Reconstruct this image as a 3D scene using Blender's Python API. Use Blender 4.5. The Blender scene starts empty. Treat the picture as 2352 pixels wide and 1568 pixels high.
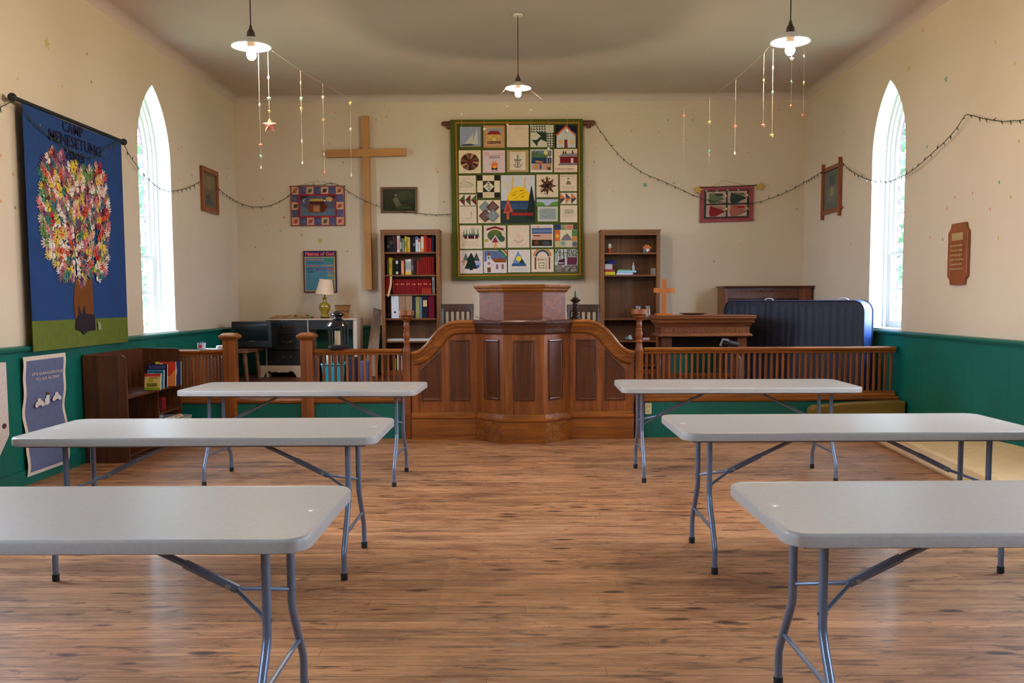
import bpy, bmesh, math, random
from mathutils import Vector, Matrix
R = random.Random(7)
sc = bpy.context.scene
COL = sc.collection
PI = math.pi

# ------------------------------------------------------------------ camera
F, H, Y0, ROLL, TT, VX = 2075.0, 1.41, 690.0, 0.0052, 0.075, 1190.0
W_, H_ = 2352.0, 1568.0
TH = math.atan(TT)
CX, CY = W_ / 2, Y0 + F * TT
YAW = math.atan((VX - CX) * math.cos(TH) / F)
FW = Vector((-math.sin(YAW) * math.cos(TH), math.cos(YAW) * math.cos(TH), -math.sin(TH)))
r0 = Vector((math.cos(YAW), math.sin(YAW), 0)); u0 = r0.cross(FW)
RT = r0 * math.cos(ROLL) - u0 * math.sin(ROLL); UP = u0 * math.cos(ROLL) + r0 * math.sin(ROLL)
CAM = Vector((0, 0, H))
cd = bpy.data.cameras.new('camera'); cam = bpy.data.objects.new('camera', cd); COL.objects.link(cam)
cd.sensor_width = 36; cd.lens = 36 * F / W_; cd.shift_y = (CY - H_ / 2) / W_; cd.clip_start = .05
cam.matrix_world = Matrix((( RT.x, UP.x, -FW.x, 0), (RT.y, UP.y, -FW.y, 0), (RT.z, UP.z, -FW.z, H), (0, 0, 0, 1)))
sc.camera = cam

def ray(x, y): return FW + RT * ((x - CX) / F) + UP * ((CY - y) / F)
def ay(x, y, Y):
    d = ray(x, y); return CAM + d * (Y / d.y)
def ax(x, y, X):
    d = ray(x, y); return CAM + d * (X / d.x)
def az(x, y, Z):
    d = ray(x, y); return CAM + d * ((Z - H) / d.z)

# ------------------------------------------------------------------ materials
def lin(c):
    o = []
    for v in c[:3]:
        v /= 255.0
        o.append(v / 12.92 if v <= .04045 else ((v + .055) / 1.055) ** 2.4)
    return (*o, 1)
MATS = {}
def N(nt, t, **kw):
    n = nt.nodes.new(t)
    for k, v in kw.items(): setattr(n, k, v)
    return n
def base(name, rough, metal=0, coat=0, spec=.5):
    m = bpy.data.materials.new(name); m.use_nodes = True
    nt = m.node_tree; b = nt.nodes['Principled BSDF']
    b.inputs['Roughness'].default_value = rough; b.inputs['Metallic'].default_value = metal
    b.inputs['Coat Weight'].default_value = coat; b.inputs['Coat Roughness'].default_value = .15
    b.inputs['Specular IOR Level'].default_value = spec
    return m, nt, b
def coords(nt, stretch=(1, 1, 1)):
    tc = N(nt, 'ShaderNodeTexCoord'); mp = N(nt, 'ShaderNodeMapping'); mp.inputs['Scale'].default_value = stretch
    nt.links.new(tc.outputs['Object'], mp.inputs['Vector']); return mp.outputs['Vector']
def noise(nt, vec, scale, detail=3, rough=.55, dist=0):
    n = N(nt, 'ShaderNodeTexNoise'); n.inputs['Scale'].default_value = scale; n.inputs['Detail'].default_value = detail
    n.inputs['Roughness'].default_value = rough; n.inputs['Distortion'].default_value = dist
    nt.links.new(vec, n.inputs['Vector']); return n.outputs['Fac']
def ramp(nt, fac, stops):
    r = N(nt, 'ShaderNodeValToRGB'); e = r.color_ramp.elements
    e[0].position, e[0].color = stops[0][0], stops[0][1]; e[1].position, e[1].color = stops[-1][0], stops[-1][1]
    for p, c in stops[1:-1]:
        k = e.new(p); k.color = c
    nt.links.new(fac, r.inputs['Fac']); return r.outputs['Color']
def mix(nt, a, b, fac, mode='MIX'):
    m = N(nt, 'ShaderNodeMix', data_type='RGBA', blend_type=mode)
    for i, s in ((6, a), (7, b)):
        if isinstance(s, tuple): m.inputs[i].default_value = s
        else: nt.links.new(s, m.inputs[i])
    if isinstance(fac, (int, float)): m.inputs[0].default_value = fac
    else: nt.links.new(fac, m.inputs[0])
    return m.outputs[2]
def bumpn(nt, b, fac, strength, dist=.01):
    n = N(nt, 'ShaderNodeBump'); n.inputs['Strength'].default_value = strength; n.inputs['Distance'].default_value = dist
    nt.links.new(fac, n.inputs['Height']); nt.links.new(n.outputs['Normal'], b.inputs['Normal'])
def mat(name, c, rough=.6, var=.08, scale=6, metal=0, bump=0, coat=0, spec=.5, stretch=(1, 1, 1), bscale=None, sheen=0):
    if name in MATS: return MATS[name]
    m, nt, b = base(name, rough, metal, coat, spec)
    v = coords(nt, stretch); l = lin(c)
    f = noise(nt, v, scale)
    lo = tuple(x * (1 - var) for x in l[:3]) + (1,); hi = tuple(min(1, x * (1 + var)) for x in l[:3]) + (1,)
    nt.links.new(ramp(nt, f, [(.3, lo), (.7, hi)]), b.inputs['Base Color'])
    if bump: bumpn(nt, b, noise(nt, v, bscale or scale * 8), bump)
    if sheen: b.inputs['Sheen Weight'].default_value = sheen
    MATS[name] = m; return m
def wood(name, dark, light, axis='z', rough=.4, coat=.15, sc_=1.0, bump=.08):
    if name in MATS: return MATS[name]
    m, nt, b = base(name, rough, 0, coat)
    s = {'x': (.7, 14, 14), 'y': (14, .7, 14), 'z': (14, 14, .7)}[axis]
    v = coords(nt, tuple(q * sc_ for q in s))
    f = noise(nt, v, 1.6, 6, .65, .6)
    g = noise(nt, coords(nt, (1.3, 1.3, 1.3)), 1.5, 2)
    c = ramp(nt, f, [(.28, lin(dark)), (.5, lin(tuple((a + b2) / 2 for a, b2 in zip(dark, light)))), (.72, lin(light))])
    c = mix(nt, c, ramp(nt, g, [(.3, (.72, .72, .72, 1)), (.7, (1, 1, 1, 1))]), 1.0, 'MULTIPLY')
    nt.links.new(c, b.inputs['Base Color'])
    if bump: bumpn(nt, b, f, bump, .004)
    MATS[name] = m; return m
def cl(r, g, b):                                   # matt dyed cloth or printed paper
    return mat('dye_%02x%02x%02x' % (r, g, b), (r, g, b), .85, .07, 30, bump=.05, bscale=300, spec=.2)
def emis(name, c, s):
    if name in MATS: return MATS[name]
    m = bpy.data.materials.new(name); m.use_nodes = True; nt = m.node_tree; b = nt.nodes['Principled BSDF']
    b.inputs['Emission Color'].default_value = lin(c); b.inputs['Emission Strength'].default_value = s
    b.inputs['Base Color'].default_value = lin(c); MATS[name] = m; return m

# ------------------------------------------------------------------ mesh building
class MB:
    def __init__(s): s.v = []; s.f = []; s.m = []; s.s = []
    def add(s, vs, fs, mi=0, sm=False):
        o = len(s.v); s.v += [tuple(v) for v in vs]
        for f in fs: s.f.append(tuple(i + o for i in f)); s.m.append(mi); s.s.append(sm)
        return s
    def box(s, x0, y0, z0, x1, y1, z1, mi=0):
        return s.add([(x0, y0, z0), (x1, y0, z0), (x1, y1, z0), (x0, y1, z0), (x0, y0, z1), (x1, y0, z1), (x1, y1, z1), (x0, y1, z1)],
                     [(0, 3, 2, 1), (4, 5, 6, 7), (0, 1, 5, 4), (1, 2, 6, 5), (2, 3, 7, 6), (3, 0, 4, 7)], mi)
    def hexa(s, a, b, mi=0):                        # two matching quads
        return s.add(list(a) + list(b), [(0, 3, 2, 1), (4, 5, 6, 7), (0, 1, 5, 4), (1, 2, 6, 5), (2, 3, 7, 6), (3, 0, 4, 7)], mi)
    def prism(s, pts, axis, a, b, mi=0, sm=False):
        f = {'x': lambda p, t: (t, p[0], p[1]), 'y': lambda p, t: (p[0], t, p[1]), 'z': lambda p, t: (p[0], p[1], t)}[axis]
        n = len(pts); vs = [f(p, a) for p in pts] + [f(p, b) for p in pts]
        s.add(vs, [tuple(range(n)), tuple(range(2 * n - 1, n - 1, -1))], mi)
        return s.add(vs, [(i, (i + 1) % n, n + (i + 1) % n, n + i) for i in range(n)], mi, sm)
    def tube(s, pts, r, seg=8, mi=0, closed=False):
        pts = [Vector(p) for p in pts]; n = len(pts); rs = r if isinstance(r, (list, tuple)) else [r] * n
        vs = []; up = None
        for i, p in enumerate(pts):
            a = pts[i - 1] if (i or closed) else p; b = pts[(i + 1) % n] if (i < n - 1 or closed) else p
            t = (b - a).normalized()
            if up is None: up = Vector((0, 0, 1)) if abs(t.z) < .9 else Vector((1, 0, 0))
            x = t.cross(up).normalized(); up = x.cross(t).normalized()
            for k in range(seg):
                an = 2 * PI * k / seg; vs.append(p + (x * math.cos(an) + up * math.sin(an)) * rs[i])
        fs = []
        for i in range(n if closed else n - 1):
            j = (i + 1) % n
            for k in range(seg): l = (k + 1) % seg; fs.append((i * seg + k, i * seg + l, j * seg + l, j * seg + k))
        s.add(vs, fs, mi, True)
        if not closed: s.add(vs, [tuple(range(seg)), tuple(range(n * seg - 1, (n - 1) * seg - 1, -1))], mi)
        return s
    def lathe(s, prof, c=(0, 0, 0), seg=24, mi=0, cap=True, sm=True, sx=1, sy=1, rot=0):
        vs = []; n = len(prof)
        for (r, z) in prof:
            for k in range(seg):
                a = 2 * PI * k / seg + rot; vs.append((c[0] + r * math.cos(a) * sx, c[1] + r * math.sin(a) * sy, c[2] + z))
        s.add(vs, [(i * seg + k, i * seg + (k + 1) % seg, (i + 1) * seg + (k + 1) % seg, (i + 1) * seg + k) for i in range(n - 1) for k in range(seg)], mi, sm)
        if cap: s.add(vs, [tuple(range(seg - 1, -1, -1)), tuple(range((n - 1) * seg, n * seg))], mi)
        return s
    def ball(s, c, r, seg=12, rings=8, mi=0, sz=1):
        return s.lathe([(max(1e-4, r * math.sin(PI * i / rings)), -r * sz * math.cos(PI * i / rings)) for i in range(rings + 1)], c, seg, mi)
    def sweep(s, path, prof, Nn, mi=0, closed=False, sm=False):
        path = [Vector(p) for p in path]; Nn = Vector(Nn); n = len(path); k = len(prof); vs = []
        for i, p in enumerate(path):
            ta = (p - path[i - 1]).normalized() if (i or closed) else None
            tb = (path[(i + 1) % n] - p).normalized() if (i < n - 1 or closed) else None
            if ta is None: ta = tb
            if tb is None: tb = ta
            sa = ta.cross(Nn); sb = tb.cross(Nn); q = (sa + sb).normalized(); q = q / max(.3, q.dot(sa))
            for a, b in prof: vs.append(p + q * a + Nn * b)
        fs = []
        for i in range(n if closed else n - 1):
            j = (i + 1) % n
            for l in range(k): m = (l + 1) % k; fs.append((i * k + l, i * k + m, j * k + m, j * k + l))
        s.add(vs, fs, mi, sm)
        if not closed: s.add(vs, [tuple(range(k)), tuple(range(n * k - 1, (n - 1) * k - 1, -1))], mi)
        return s
    def loops(s, loops, mi=0, cap=True, sm=False):
        n = len(loops[0]); vs = [p for l in loops for p in l]
        s.add(vs, [(i * n + k, i * n + (k + 1) % n, (i + 1) * n + (k + 1) % n, (i + 1) * n + k) for i in range(len(loops) - 1) for k in range(n)], mi, sm)
        if cap: s.add(vs, [tuple(range(n - 1, -1, -1)), tuple(range((len(loops) - 1) * n, len(loops) * n))], mi)
        return s
    def build(s, name, mats, parent=None, bev=0, seg=2, fix=True, sub=0):
        off = Vector((0, 0, 0)); o_ = parent
        while o_ is not None: off += o_.location; o_ = o_.parent
        if parent is None and s.v:
            xs = [v[0] for v in s.v]; ys = [v[1] for v in s.v]; zs = [v[2] for v in s.v]
            off = Vector(((min(xs) + max(xs)) / 2, (min(ys) + max(ys)) / 2, min(zs)))
        me = bpy.data.meshes.new(name)
        me.from_pydata([(v[0] - off.x, v[1] - off.y, v[2] - off.z) for v in s.v], [], s.f)
        if not isinstance(mats, (list, tuple)): mats = [mats]
        for m in mats: me.materials.append(m)
        me.polygons.foreach_set('material_index', s.m); me.polygons.foreach_set('use_smooth', s.s)
        if fix:
            bm = bmesh.new(); bm.from_mesh(me); bmesh.ops.remove_doubles(bm, verts=bm.verts, dist=1e-6)
            bmesh.ops.recalc_face_normals(bm, faces=bm.faces); bm.to_mesh(me); bm.free()
        me.update()
        if any(s.s): me.set_sharp_from_angle(angle=math.radians(38))
        o = bpy.data.objects.new(name, me); COL.objects.link(o)
        if parent is None: o.location = off
        else: o.parent = parent
        if bev:
            b = o.modifiers.new('bevel', 'BEVEL'); b.width = bev; b.segments = seg; b.limit_method = 'ANGLE'; b.angle_limit = math.radians(40)
        if sub:
            b = o.modifiers.new('subdivision', 'SUBSURF'); b.levels = sub; b.render_levels = sub
        return o
def tag(o, label=None, cat=None, group=None, kind=None):
    if label: o['label'] = label
    if cat: o['category'] = cat
    if group: o['group'] = group
    if kind: o['kind'] = kind
    return o
def thing(name, loc, label, cat, group=None, rz=0):
    o = bpy.data.objects.new(name, None); COL.objects.link(o); o.location = loc; o.rotation_euler.z = rz
    o.empty_display_size = .1
    return tag(o, label, cat, group)
def struct(o): o['kind'] = 'structure'; return o
def copy_tree(o, parent=None):
    c = o.copy(); COL.objects.link(c); c.parent = parent
    for ch in list(o.children): copy_tree(ch, c)
    return c
def textmesh(s, mb, O, U, V, w, h, nrm, depth=.0, mi=0, spacing=1.0, bold=.0):
    cu = bpy.data.curves.new('t', 'FONT'); cu.body = s; cu.size = 1; cu.align_x = 'LEFT'; cu.space_character = spacing
    cu.extrude = 0; cu.offset = bold; cu.resolution_u = 2
    ob = bpy.data.objects.new('t', cu); COL.objects.link(ob)
    dg = bpy.context.evaluated_depsgraph_get(); dg.update()
    me = bpy.data.meshes.new_from_object(ob.evaluated_get(dg))
    if me.vertices:
        xs = [v.co.x for v in me.vertices]; ys = [v.co.y for v in me.vertices]
        x0, x1, y0, y1 = min(xs), max(xs), min(ys), max(ys)
        O = Vector(O); U = Vector(U).normalized(); V = Vector(V).normalized(); n = Vector(nrm).normalized() * depth
        mb.add([O + U * ((v.co.x - x0) / (x1 - x0) * w) + V * ((v.co.y - y0) / (y1 - y0) * h) + n for v in me.vertices],
               [tuple(p.vertices) for p in me.polygons], mi)
    bpy.data.objects.remove(ob); bpy.data.curves.remove(cu); bpy.data.meshes.remove(me)

# flat pictures: shapes in 0..1 coordinates of a rectangle
def rc(a, b, c, d): return [(a, b), (c, b), (c, d), (a, d)]
def ci(x, y, r, n=20, ry=None, a0=0, a1=2 * PI):
    ry = ry or r; m = n if a1 - a0 > 6.2 else n + 1
    return [(x + r * math.cos(a0 + (a1 - a0) * i / n), y + ry * math.sin(a0 + (a1 - a0) * i / n)) for i in range(m)]
def ar(x, y, ra, rb, a0, a1, n=14):
    p = [(x + ra * math.cos(a0 + (a1 - a0) * i / n), y + ra * math.sin(a0 + (a1 - a0) * i / n)) for i in range(n + 1)]
    q = [(x + rb * math.cos(a0 + (a1 - a0) * i / n), y + rb * math.sin(a0 + (a1 - a0) * i / n)) for i in range(n + 1)]
    return p + q[::-1]
def ln(x0, y0, x1, y1, w=.02):
    d = math.hypot(x1 - x0, y1 - y0) or 1; nx, ny = -(y1 - y0) / d * w / 2, (x1 - x0) / d * w / 2
    return [(x0 + nx, y0 + ny), (x1 + nx, y1 + ny), (x1 - nx, y1 - ny), (x0 - nx, y0 - ny)]
def stp(x, y, r, r2=None, n=5, rot=PI / 2):
    r2 = r2 or r * .42
    return [(x + (r if i % 2 == 0 else r2) * math.cos(rot + PI * i / n), y + (r if i % 2 == 0 else r2) * math.sin(rot + PI * i / n)) for i in range(2 * n)]
def art(name, parent, O, U, V, items, thick=.004, step=.00035, basec=None, bulge=None):
    """O lower-left corner, U and V full side vectors; items = [(rgb, points) ...]; first colour is the ground"""
    O = Vector(O); U = Vector(U); V = Vector(V); n = U.cross(V).normalized()
    mb = MB(); mats = []; idx = {}
    def mi(c):
        if c not in idx: idx[c] = len(mats); mats.append(cl(*c))
        return idx[c]
    if basec:
        q = [O, O + U, O + U + V, O + V]; mb.hexa(q, [p + n * thick for p in q], mi(basec))
    k = 0
    for it in items:
        c, pts = it[0], clip01(it[1]); k += 1
        if not pts: continue
        e = n * (thick + step * k)
        mb.add([O + U * a + V * b + e for a, b in pts], [tuple(range(len(pts)))], mi(c))
    return mb.build(name, mats, parent, fix=False)
def clip01(p):
    for ax_, lim, sg in ((0, 0, 1), (0, 1, -1), (1, 0, 1), (1, 1, -1)):
        o = []
        for i in range(len(p)):
            a, b = p[i - 1], p[i]; ia, ib = (a[ax_] - lim) * sg >= 0, (b[ax_] - lim) * sg >= 0
            if ia != ib: f = (lim - a[ax_]) / (b[ax_] - a[ax_]); o.append((a[0] + (b[0] - a[0]) * f, a[1] + (b[1] - a[1]) * f))
            if ib: o.append(b)
        p = o
        if len(p) < 3: return []
    return p
def scrib(x0, y0, x1, y1, rows, c, seed=1, w=.012, n=14):
    r = random.Random(seed); o = []
    for i in range(rows):
        y = y1 - (y1 - y0) * (i + .5) / rows; x = x0
        while x < x1 - .02:
            l = r.uniform(.03, .09); e = min(x1, x + l); o.append((c, ln(x, y + r.uniform(-.008, .008), e, y + r.uniform(-.008, .008), w))); x = e + r.uniform(.01, .03)
    return o

# ------------------------------------------------------------------ the room
XL, XR, YB, YF, ZC, CV = -3.85, 3.92, 12.5, -3.6, 4.19, .09
PZ, PY = .41, 9.23
def plaster(name, c, c2):
    m, nt, b = base(name, .75, spec=.25); v = coords(nt)
    f = noise(nt, v, .55, 4); g = noise(nt, v, 26, 4)
    col = ramp(nt, f, [(.3, lin(c2)), (.7, lin(c))]); nt.links.new(col, b.inputs['Base Color']); bumpn(nt, b, g, .12, .004)
    MATS[name] = m; return m
M_WALL = plaster('cream_plaster', (217, 199, 174), (206, 187, 161))
M_CEIL = plaster('ceiling_paint', (206, 187, 176), (196, 177, 166))
def teal(axis):
    nm = 'teal_boards_' + axis
    m, nt, b = base(nm, .42, coat=.05); tc = N(nt, 'ShaderNodeTexCoord'); sx = N(nt, 'ShaderNodeSeparateXYZ')
    nt.links.new(tc.outputs['Object'], sx.inputs[0])
    d = N(nt, 'ShaderNodeMath', operation='DIVIDE'); nt.links.new(sx.outputs[axis.upper()], d.inputs[0]); d.inputs[1].default_value = .14
    fr = N(nt, 'ShaderNodeMath', operation='FRACT'); nt.links.new(d.outputs[0], fr.inputs[0])
    s = N(nt, 'ShaderNodeMath', operation='SUBTRACT'); nt.links.new(fr.outputs[0], s.inputs[0]); s.inputs[1].default_value = .5
    ab = N(nt, 'ShaderNodeMath', operation='ABSOLUTE'); nt.links.new(s.outputs[0], ab.inputs[0])
    f = noise(nt, coords(nt), 2, 4)
    c = ramp(nt, f, [(.3, lin((0, 92, 78))), (.7, lin((0, 104, 88)))])
    g = ramp(nt, ab.outputs[0], [(0, (.72, .72, .72, 1)), (.03, (1, 1, 1, 1))])
    nt.links.new(mix(nt, c, g, 1.0, 'MULTIPLY'), b.inputs['Base Color'])
    bumpn(nt, b, g, .5, .006); return m
T_Y, T_X = teal('y'), teal('x')
M_TEAL = mat('teal_gloss_paint', (0, 96, 82), .35, .08, 4)
M_WHITE = mat('white_gloss_paint', (238, 242, 244), .3, .02, 3)
def glassmat():
    m = bpy.data.materials.new('window_glass'); m.use_nodes = True; nt = m.node_tree; nt.nodes.clear()
    o = N(nt, 'ShaderNodeOutputMaterial'); t = N(nt, 'ShaderNodeBsdfTransparent'); g = N(nt, 'ShaderNodeBsdfGlossy'); g.inputs['Roughness'].default_value = .03
    x = N(nt, 'ShaderNodeMixShader'); x.inputs[0].default_value = .06
    nt.links.new(t.outputs[0], x.inputs[1]); nt.links.new(g.outputs[0], x.inputs[2]); nt.links.new(x.outputs[0], o.inputs[0])
    return m
M_GLASS = glassmat()
def brickmat():
    m, nt, b = base('red_brick', .85); v = coords(nt); t = N(nt, 'ShaderNodeTexBrick')
    mp = N(nt, 'ShaderNodeMapping'); mp.inputs['Rotation'].default_value = (0, PI / 2, PI / 2); nt.links.new(v, mp.inputs['Vector']); nt.links.new(mp.outputs[0], t.inputs['Vector'])
    t.inputs['Color1'].default_value = lin((74, 46, 52)); t.inputs['Color2'].default_value = lin((66, 42, 48)); t.inputs['Mortar'].default_value = lin((78, 64, 68))
    t.inputs['Scale'].default_value = 1; t.inputs['Brick Width'].default_value = .21; t.inputs['Row Height'].default_value = .075; t.inputs['Mortar Size'].default_value = .008
    nt.links.new(t.outputs['Color'], b.inputs['Base Color']); return m
M_BRICK = brickmat()

def floormat(name, stops, row, sc_knot, knots=True, grime=.5):
    m, nt, b = base(name, .42, coat=.12); v = coords(nt)
    def mth(op, x, y=None):
        n = N(nt, 'ShaderNodeMath', operation=op)
        for i, q in enumerate((x, y)):
            if q is None: continue
            if isinstance(q, (int, float)): n.inputs[i].default_value = q
            else: nt.links.new(q, n.inputs[i])
        return n.outputs[0]
    sp_ = N(nt, 'ShaderNodeSeparateXYZ'); nt.links.new(v, sp_.inputs[0])
    yr = mth('DIVIDE', sp_.outputs['Y'], row); rowi = mth('FLOOR', yr); yf = mth('ABSOLUTE', mth('SUBTRACT', mth('FRACT', yr), .5))
    wn = N(nt, 'ShaderNodeTexWhiteNoise', noise_dimensions='1D'); nt.links.new(rowi, wn.inputs['W'])
    xr = mth('ADD', mth('DIVIDE', sp_.outputs['X'], 3.9), mth('MULTIPLY', wn.outputs['Value'], 9.0)); xf = mth('ABSOLUTE', mth('SUBTRACT', mth('FRACT', xr), .5))
    w2 = N(nt, 'ShaderNodeTexWhiteNoise', noise_dimensions='1D'); nt.links.new(mth('ADD', mth('MULTIPLY', rowi, 3.7), mth('FLOOR', xr)), w2.inputs['W'])
    seam = mth('MAXIMUM', mth('MULTIPLY', mth('SUBTRACT', yf, .462), 34.0), mth('MULTIPLY', mth('SUBTRACT', xf, .4993), 1400.0))
    seam = mth('MINIMUM', mth('MAXIMUM', seam, 0.0), 1.0)
    tone = ramp(nt, w2.outputs['Value'], [(0, (.74, .72, .70, 1)), (1, (1.0, 1.0, 1.0, 1))])
    bcol = mix(nt, tone, (.34, .26, .21, 1), seam)
    gv = coords(nt, (1.1, 16, 1)); f = noise(nt, gv, 2.2, 7, .68, .8)
    c = ramp(nt, f, stops)
    c = mix(nt, c, bcol, 1.0, 'MULTIPLY')
    big = noise(nt, v, .8, 5, .6)
    c = mix(nt, c, ramp(nt, noise(nt, coords(nt, (1.0, 3.2, 1)), 1.5, 9, .74, .4), [(.36, (.50, .44, .42, 1)), (.47, (.84, .80, .78, 1)), (.56, (1.0, 1.0, 1.0, 1)), (.7, (1.14, 1.12, 1.1, 1))]), 1.0, 'MULTIPLY')
    c = mix(nt, c, ramp(nt, big, [(.32, (.62, .60, .60, 1)), (.62, (1.06, 1.03, 1, 1))]), grime, 'MULTIPLY')
    if knots:
        vo = N(nt, 'ShaderNodeTexVoronoi'); vo.inputs['Scale'].default_value = 1; vo.inputs['Randomness'].default_value = 1
        nt.links.new(coords(nt, (2.3, 7.5, 1)), vo.inputs['Vector'])
        kn = ramp(nt, vo.outputs['Distance'], [(.06, (.10, .06, .045, 1)), (.12, (.36, .26, .21, 1)), (.17, (1, 1, 1, 1))])
        sel = N(nt, 'ShaderNodeSeparateColor'); nt.links.new(vo.outputs['Color'], sel.inputs[0])
        gt = N(nt, 'ShaderNodeMath', operation='GREATER_THAN'); nt.links.new(sel.outputs[0], gt.inputs[0]); gt.inputs[1].default_value = .2
        c = mix(nt, c, mix(nt, (1, 1, 1, 1), kn, gt.outputs[0]), 1.0, 'MULTIPLY')
        st = noise(nt, coords(nt, (2.2, 9, 1)), 1.7, 6, .7, 1.2)
        c = mix(nt, c, ramp(nt, st, [(.36, (.26, .21, .20, 1)), (.45, (1, 1, 1, 1))]), .9, 'MULTIPLY')
        sp = noise(nt, coords(nt, (1, 2, 1)), 3.1, 5, .7, 0)
        c = mix(nt, c, lin((150, 140, 128)), ramp(nt, sp, [(.62, (0, 0, 0, 1)), (.72, (.45, .45, .45, 1))]))
    nt.links.new(c, b.inputs['Base Color'])
    rr = ramp(nt, big, [(.3, (.6, .6, .6, 1)), (.7, (.42, .42, .42, 1))]); nt.links.new(rr, b.inputs['Roughness'])
    bumpn(nt, b, seam, -.3, .004)
    return m
M_FLOOR = floormat('pine_floorboards', [(.25, lin((146, 98, 65))), (.42, lin((182, 126, 84))), (.56, lin((202, 147, 102))), (.75, lin((222, 176, 130)))], .098, 1)
M_PLAT = floormat('platform_boards', [(.3, lin((74, 36, 18))), (.6, lin((120, 62, 34))), (.8, lin((150, 84, 50)))], .07, 1, False)

fl = MB().box(XL - .3, YF - .3, -.12, XR + .3, PY + .3, 0).build('floor', M_FLOOR); struct(fl)
pl = MB().box(XL, PY + .02, PZ - .05, XR, YB, PZ).build('floor_platform', M_PLAT); struct(pl); pl.name = 'floor_chancel'
rs = MB().box(XL, PY, 0, XR, PY + .02, PZ - .045).build('trim_1', T_X); struct(rs)
ns = MB().prism([(PY - .035, PZ - .012), (PY - .03, PZ - .03), (PY - .005, PZ - .045), (PY + .03, PZ - .045), (PY + .03, PZ + .002), (PY - .02, PZ + .002)], 'x', XL + .03, XR - .03).build(
    'trim_2', wood('oak_rail', (106, 54, 10), (190, 112, 36), 'x', .48, .06)); struct(ns)

# windows: pointed arches
WS, WSP = 1.085, 2.94
def arch(y0, y1, i, zs, n=14):
    w = (y1 - y0) / 2; Rr = (.76 ** 2 + w * w) / (2 * w); r = Rr - i; ym = (y0 + y1) / 2
    cl_, cr_ = y0 + Rr, y1 - Rr
    am = math.acos((cl_ - ym) / r)
    L = [(y0 + i, zs)] + [(cl_ - r * math.cos(am * k / n), WSP + r * math.sin(am * k / n)) for k in range(n + 1)]
    return L + [(2 * ym - a, b) for a, b in L[::-1][1:]]
def hoop(mb, A, B, xa, xb, mi=0):
    n = len(A)
    q = [[(xa, *p) for p in A], [(xb, *p) for p in A], [(xb, *p) for p in B], [(xa, *p) for p in B]]
    vs = [p for l in q for p in l]; fs = []
    for a, b in ((0, 1), (1, 2), (2, 3), (3, 0)):
        for i in range(n - 1): fs.append((a * n + i, a * n + i + 1, b * n + i + 1, b * n + i))
    fs += [(0, n, 2 * n, 3 * n), (n - 1, 2 * n - 1, 3 * n - 1, 4 * n - 1)]
    mb.add(vs, fs, mi)
WIN = {'left': [(9.27, 10.14), (5.0, 5.87), (.9, 1.77)], 'right': [(9.27, 10.13), (5.0, 5.87), (.9, 1.77)]}
ZT = ZC + .1
def sidewall(side, X, sg):
    mb = MB(); ws = sorted(WIN[side]); xo = X + sg * .30
    for xx in (X, xo):
        ys = [YF] + [q for w in ws for q in w] + [YB]
        for k in range(0, len(ys), 2): mb.add([(xx, ys[k], 0), (xx, ys[k + 1], 0), (xx, ys[k + 1], ZT), (xx, ys[k], ZT)], [(0, 1, 2, 3)])
        for (a, b) in ws:
            mb.add([(xx, a, 0), (xx, b, 0), (xx, b, WS), (xx, a, WS)], [(0, 1, 2, 3)])
            A = arch(a, b, 0, WS); m_ = len(A) // 2
            for h in (A[1:m_ + 1], A[m_:-1]):
                mb.add([(xx, *p) for p in h] + [(xx, p[0], ZT) for p in h], [(i, i + 1, len(h) + i + 1, len(h) + i) for i in range(len(h) - 1)])
    for a, b in ((YF, 0), (YB, 0)): mb.add([(X, a, 0), (xo, a, 0), (xo, a, ZT), (X, a, ZT)], [(0, 1, 2, 3)])
    mb.add([(X, YF, ZT), (X, YB, ZT), (xo, YB, ZT), (xo, YF, ZT)], [(0, 1, 2, 3)])
    struct(mb.build('wall_' + side, M_WALL, fix=False))
sidewall('left', XL, -1); sidewall('right', XR, 1)
def rrect(x0, y0, x1, y1, r, n=6):
    o = []
    for cx, cy, a in ((x1 - r, y1 - r, 0), (x0 + r, y1 - r, PI / 2), (x0 + r, y0 + r, PI), (x1 - r, y0 + r, 1.5 * PI)):
        o += [(cx + r * math.cos(a + PI / 2 * k / n), cy + r * math.sin(a + PI / 2 * k / n)) for k in range(n + 1)]
    return o
struct(MB().box(XL - .5, YB, 0, XR + .5, YB + .4, ZT).build('wall_back', M_WALL))
struct(MB().box(XL - .5, YF - .4, 0, XR + .5, YF, ZT).build('wall_front', M_WALL))
mb = MB(); lp = []
for k in range(9):
    t = PI / 2 * k / 8; i = CV * (1 - math.cos(t)); z = ZC - CV + CV * math.sin(t)
    lp.append([(x, y, z) for x, y in rrect(XL + i, YF + i, XR - i, YB - i, .002 + 1.3 * i)])
mb.loops(lp, 0, False, True); mb.add(lp[-1], [tuple(range(len(lp[-1])))], 0, True)
mb.add([(XL - .5, YF - .4, ZT), (XR + .5, YF - .4, ZT), (XR + .5, YB + .4, ZT), (XL - .5, YB + .4, ZT)], [(0, 1, 2, 3)])
struct(mb.build('ceiling', M_CEIL, fix=False))

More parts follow.
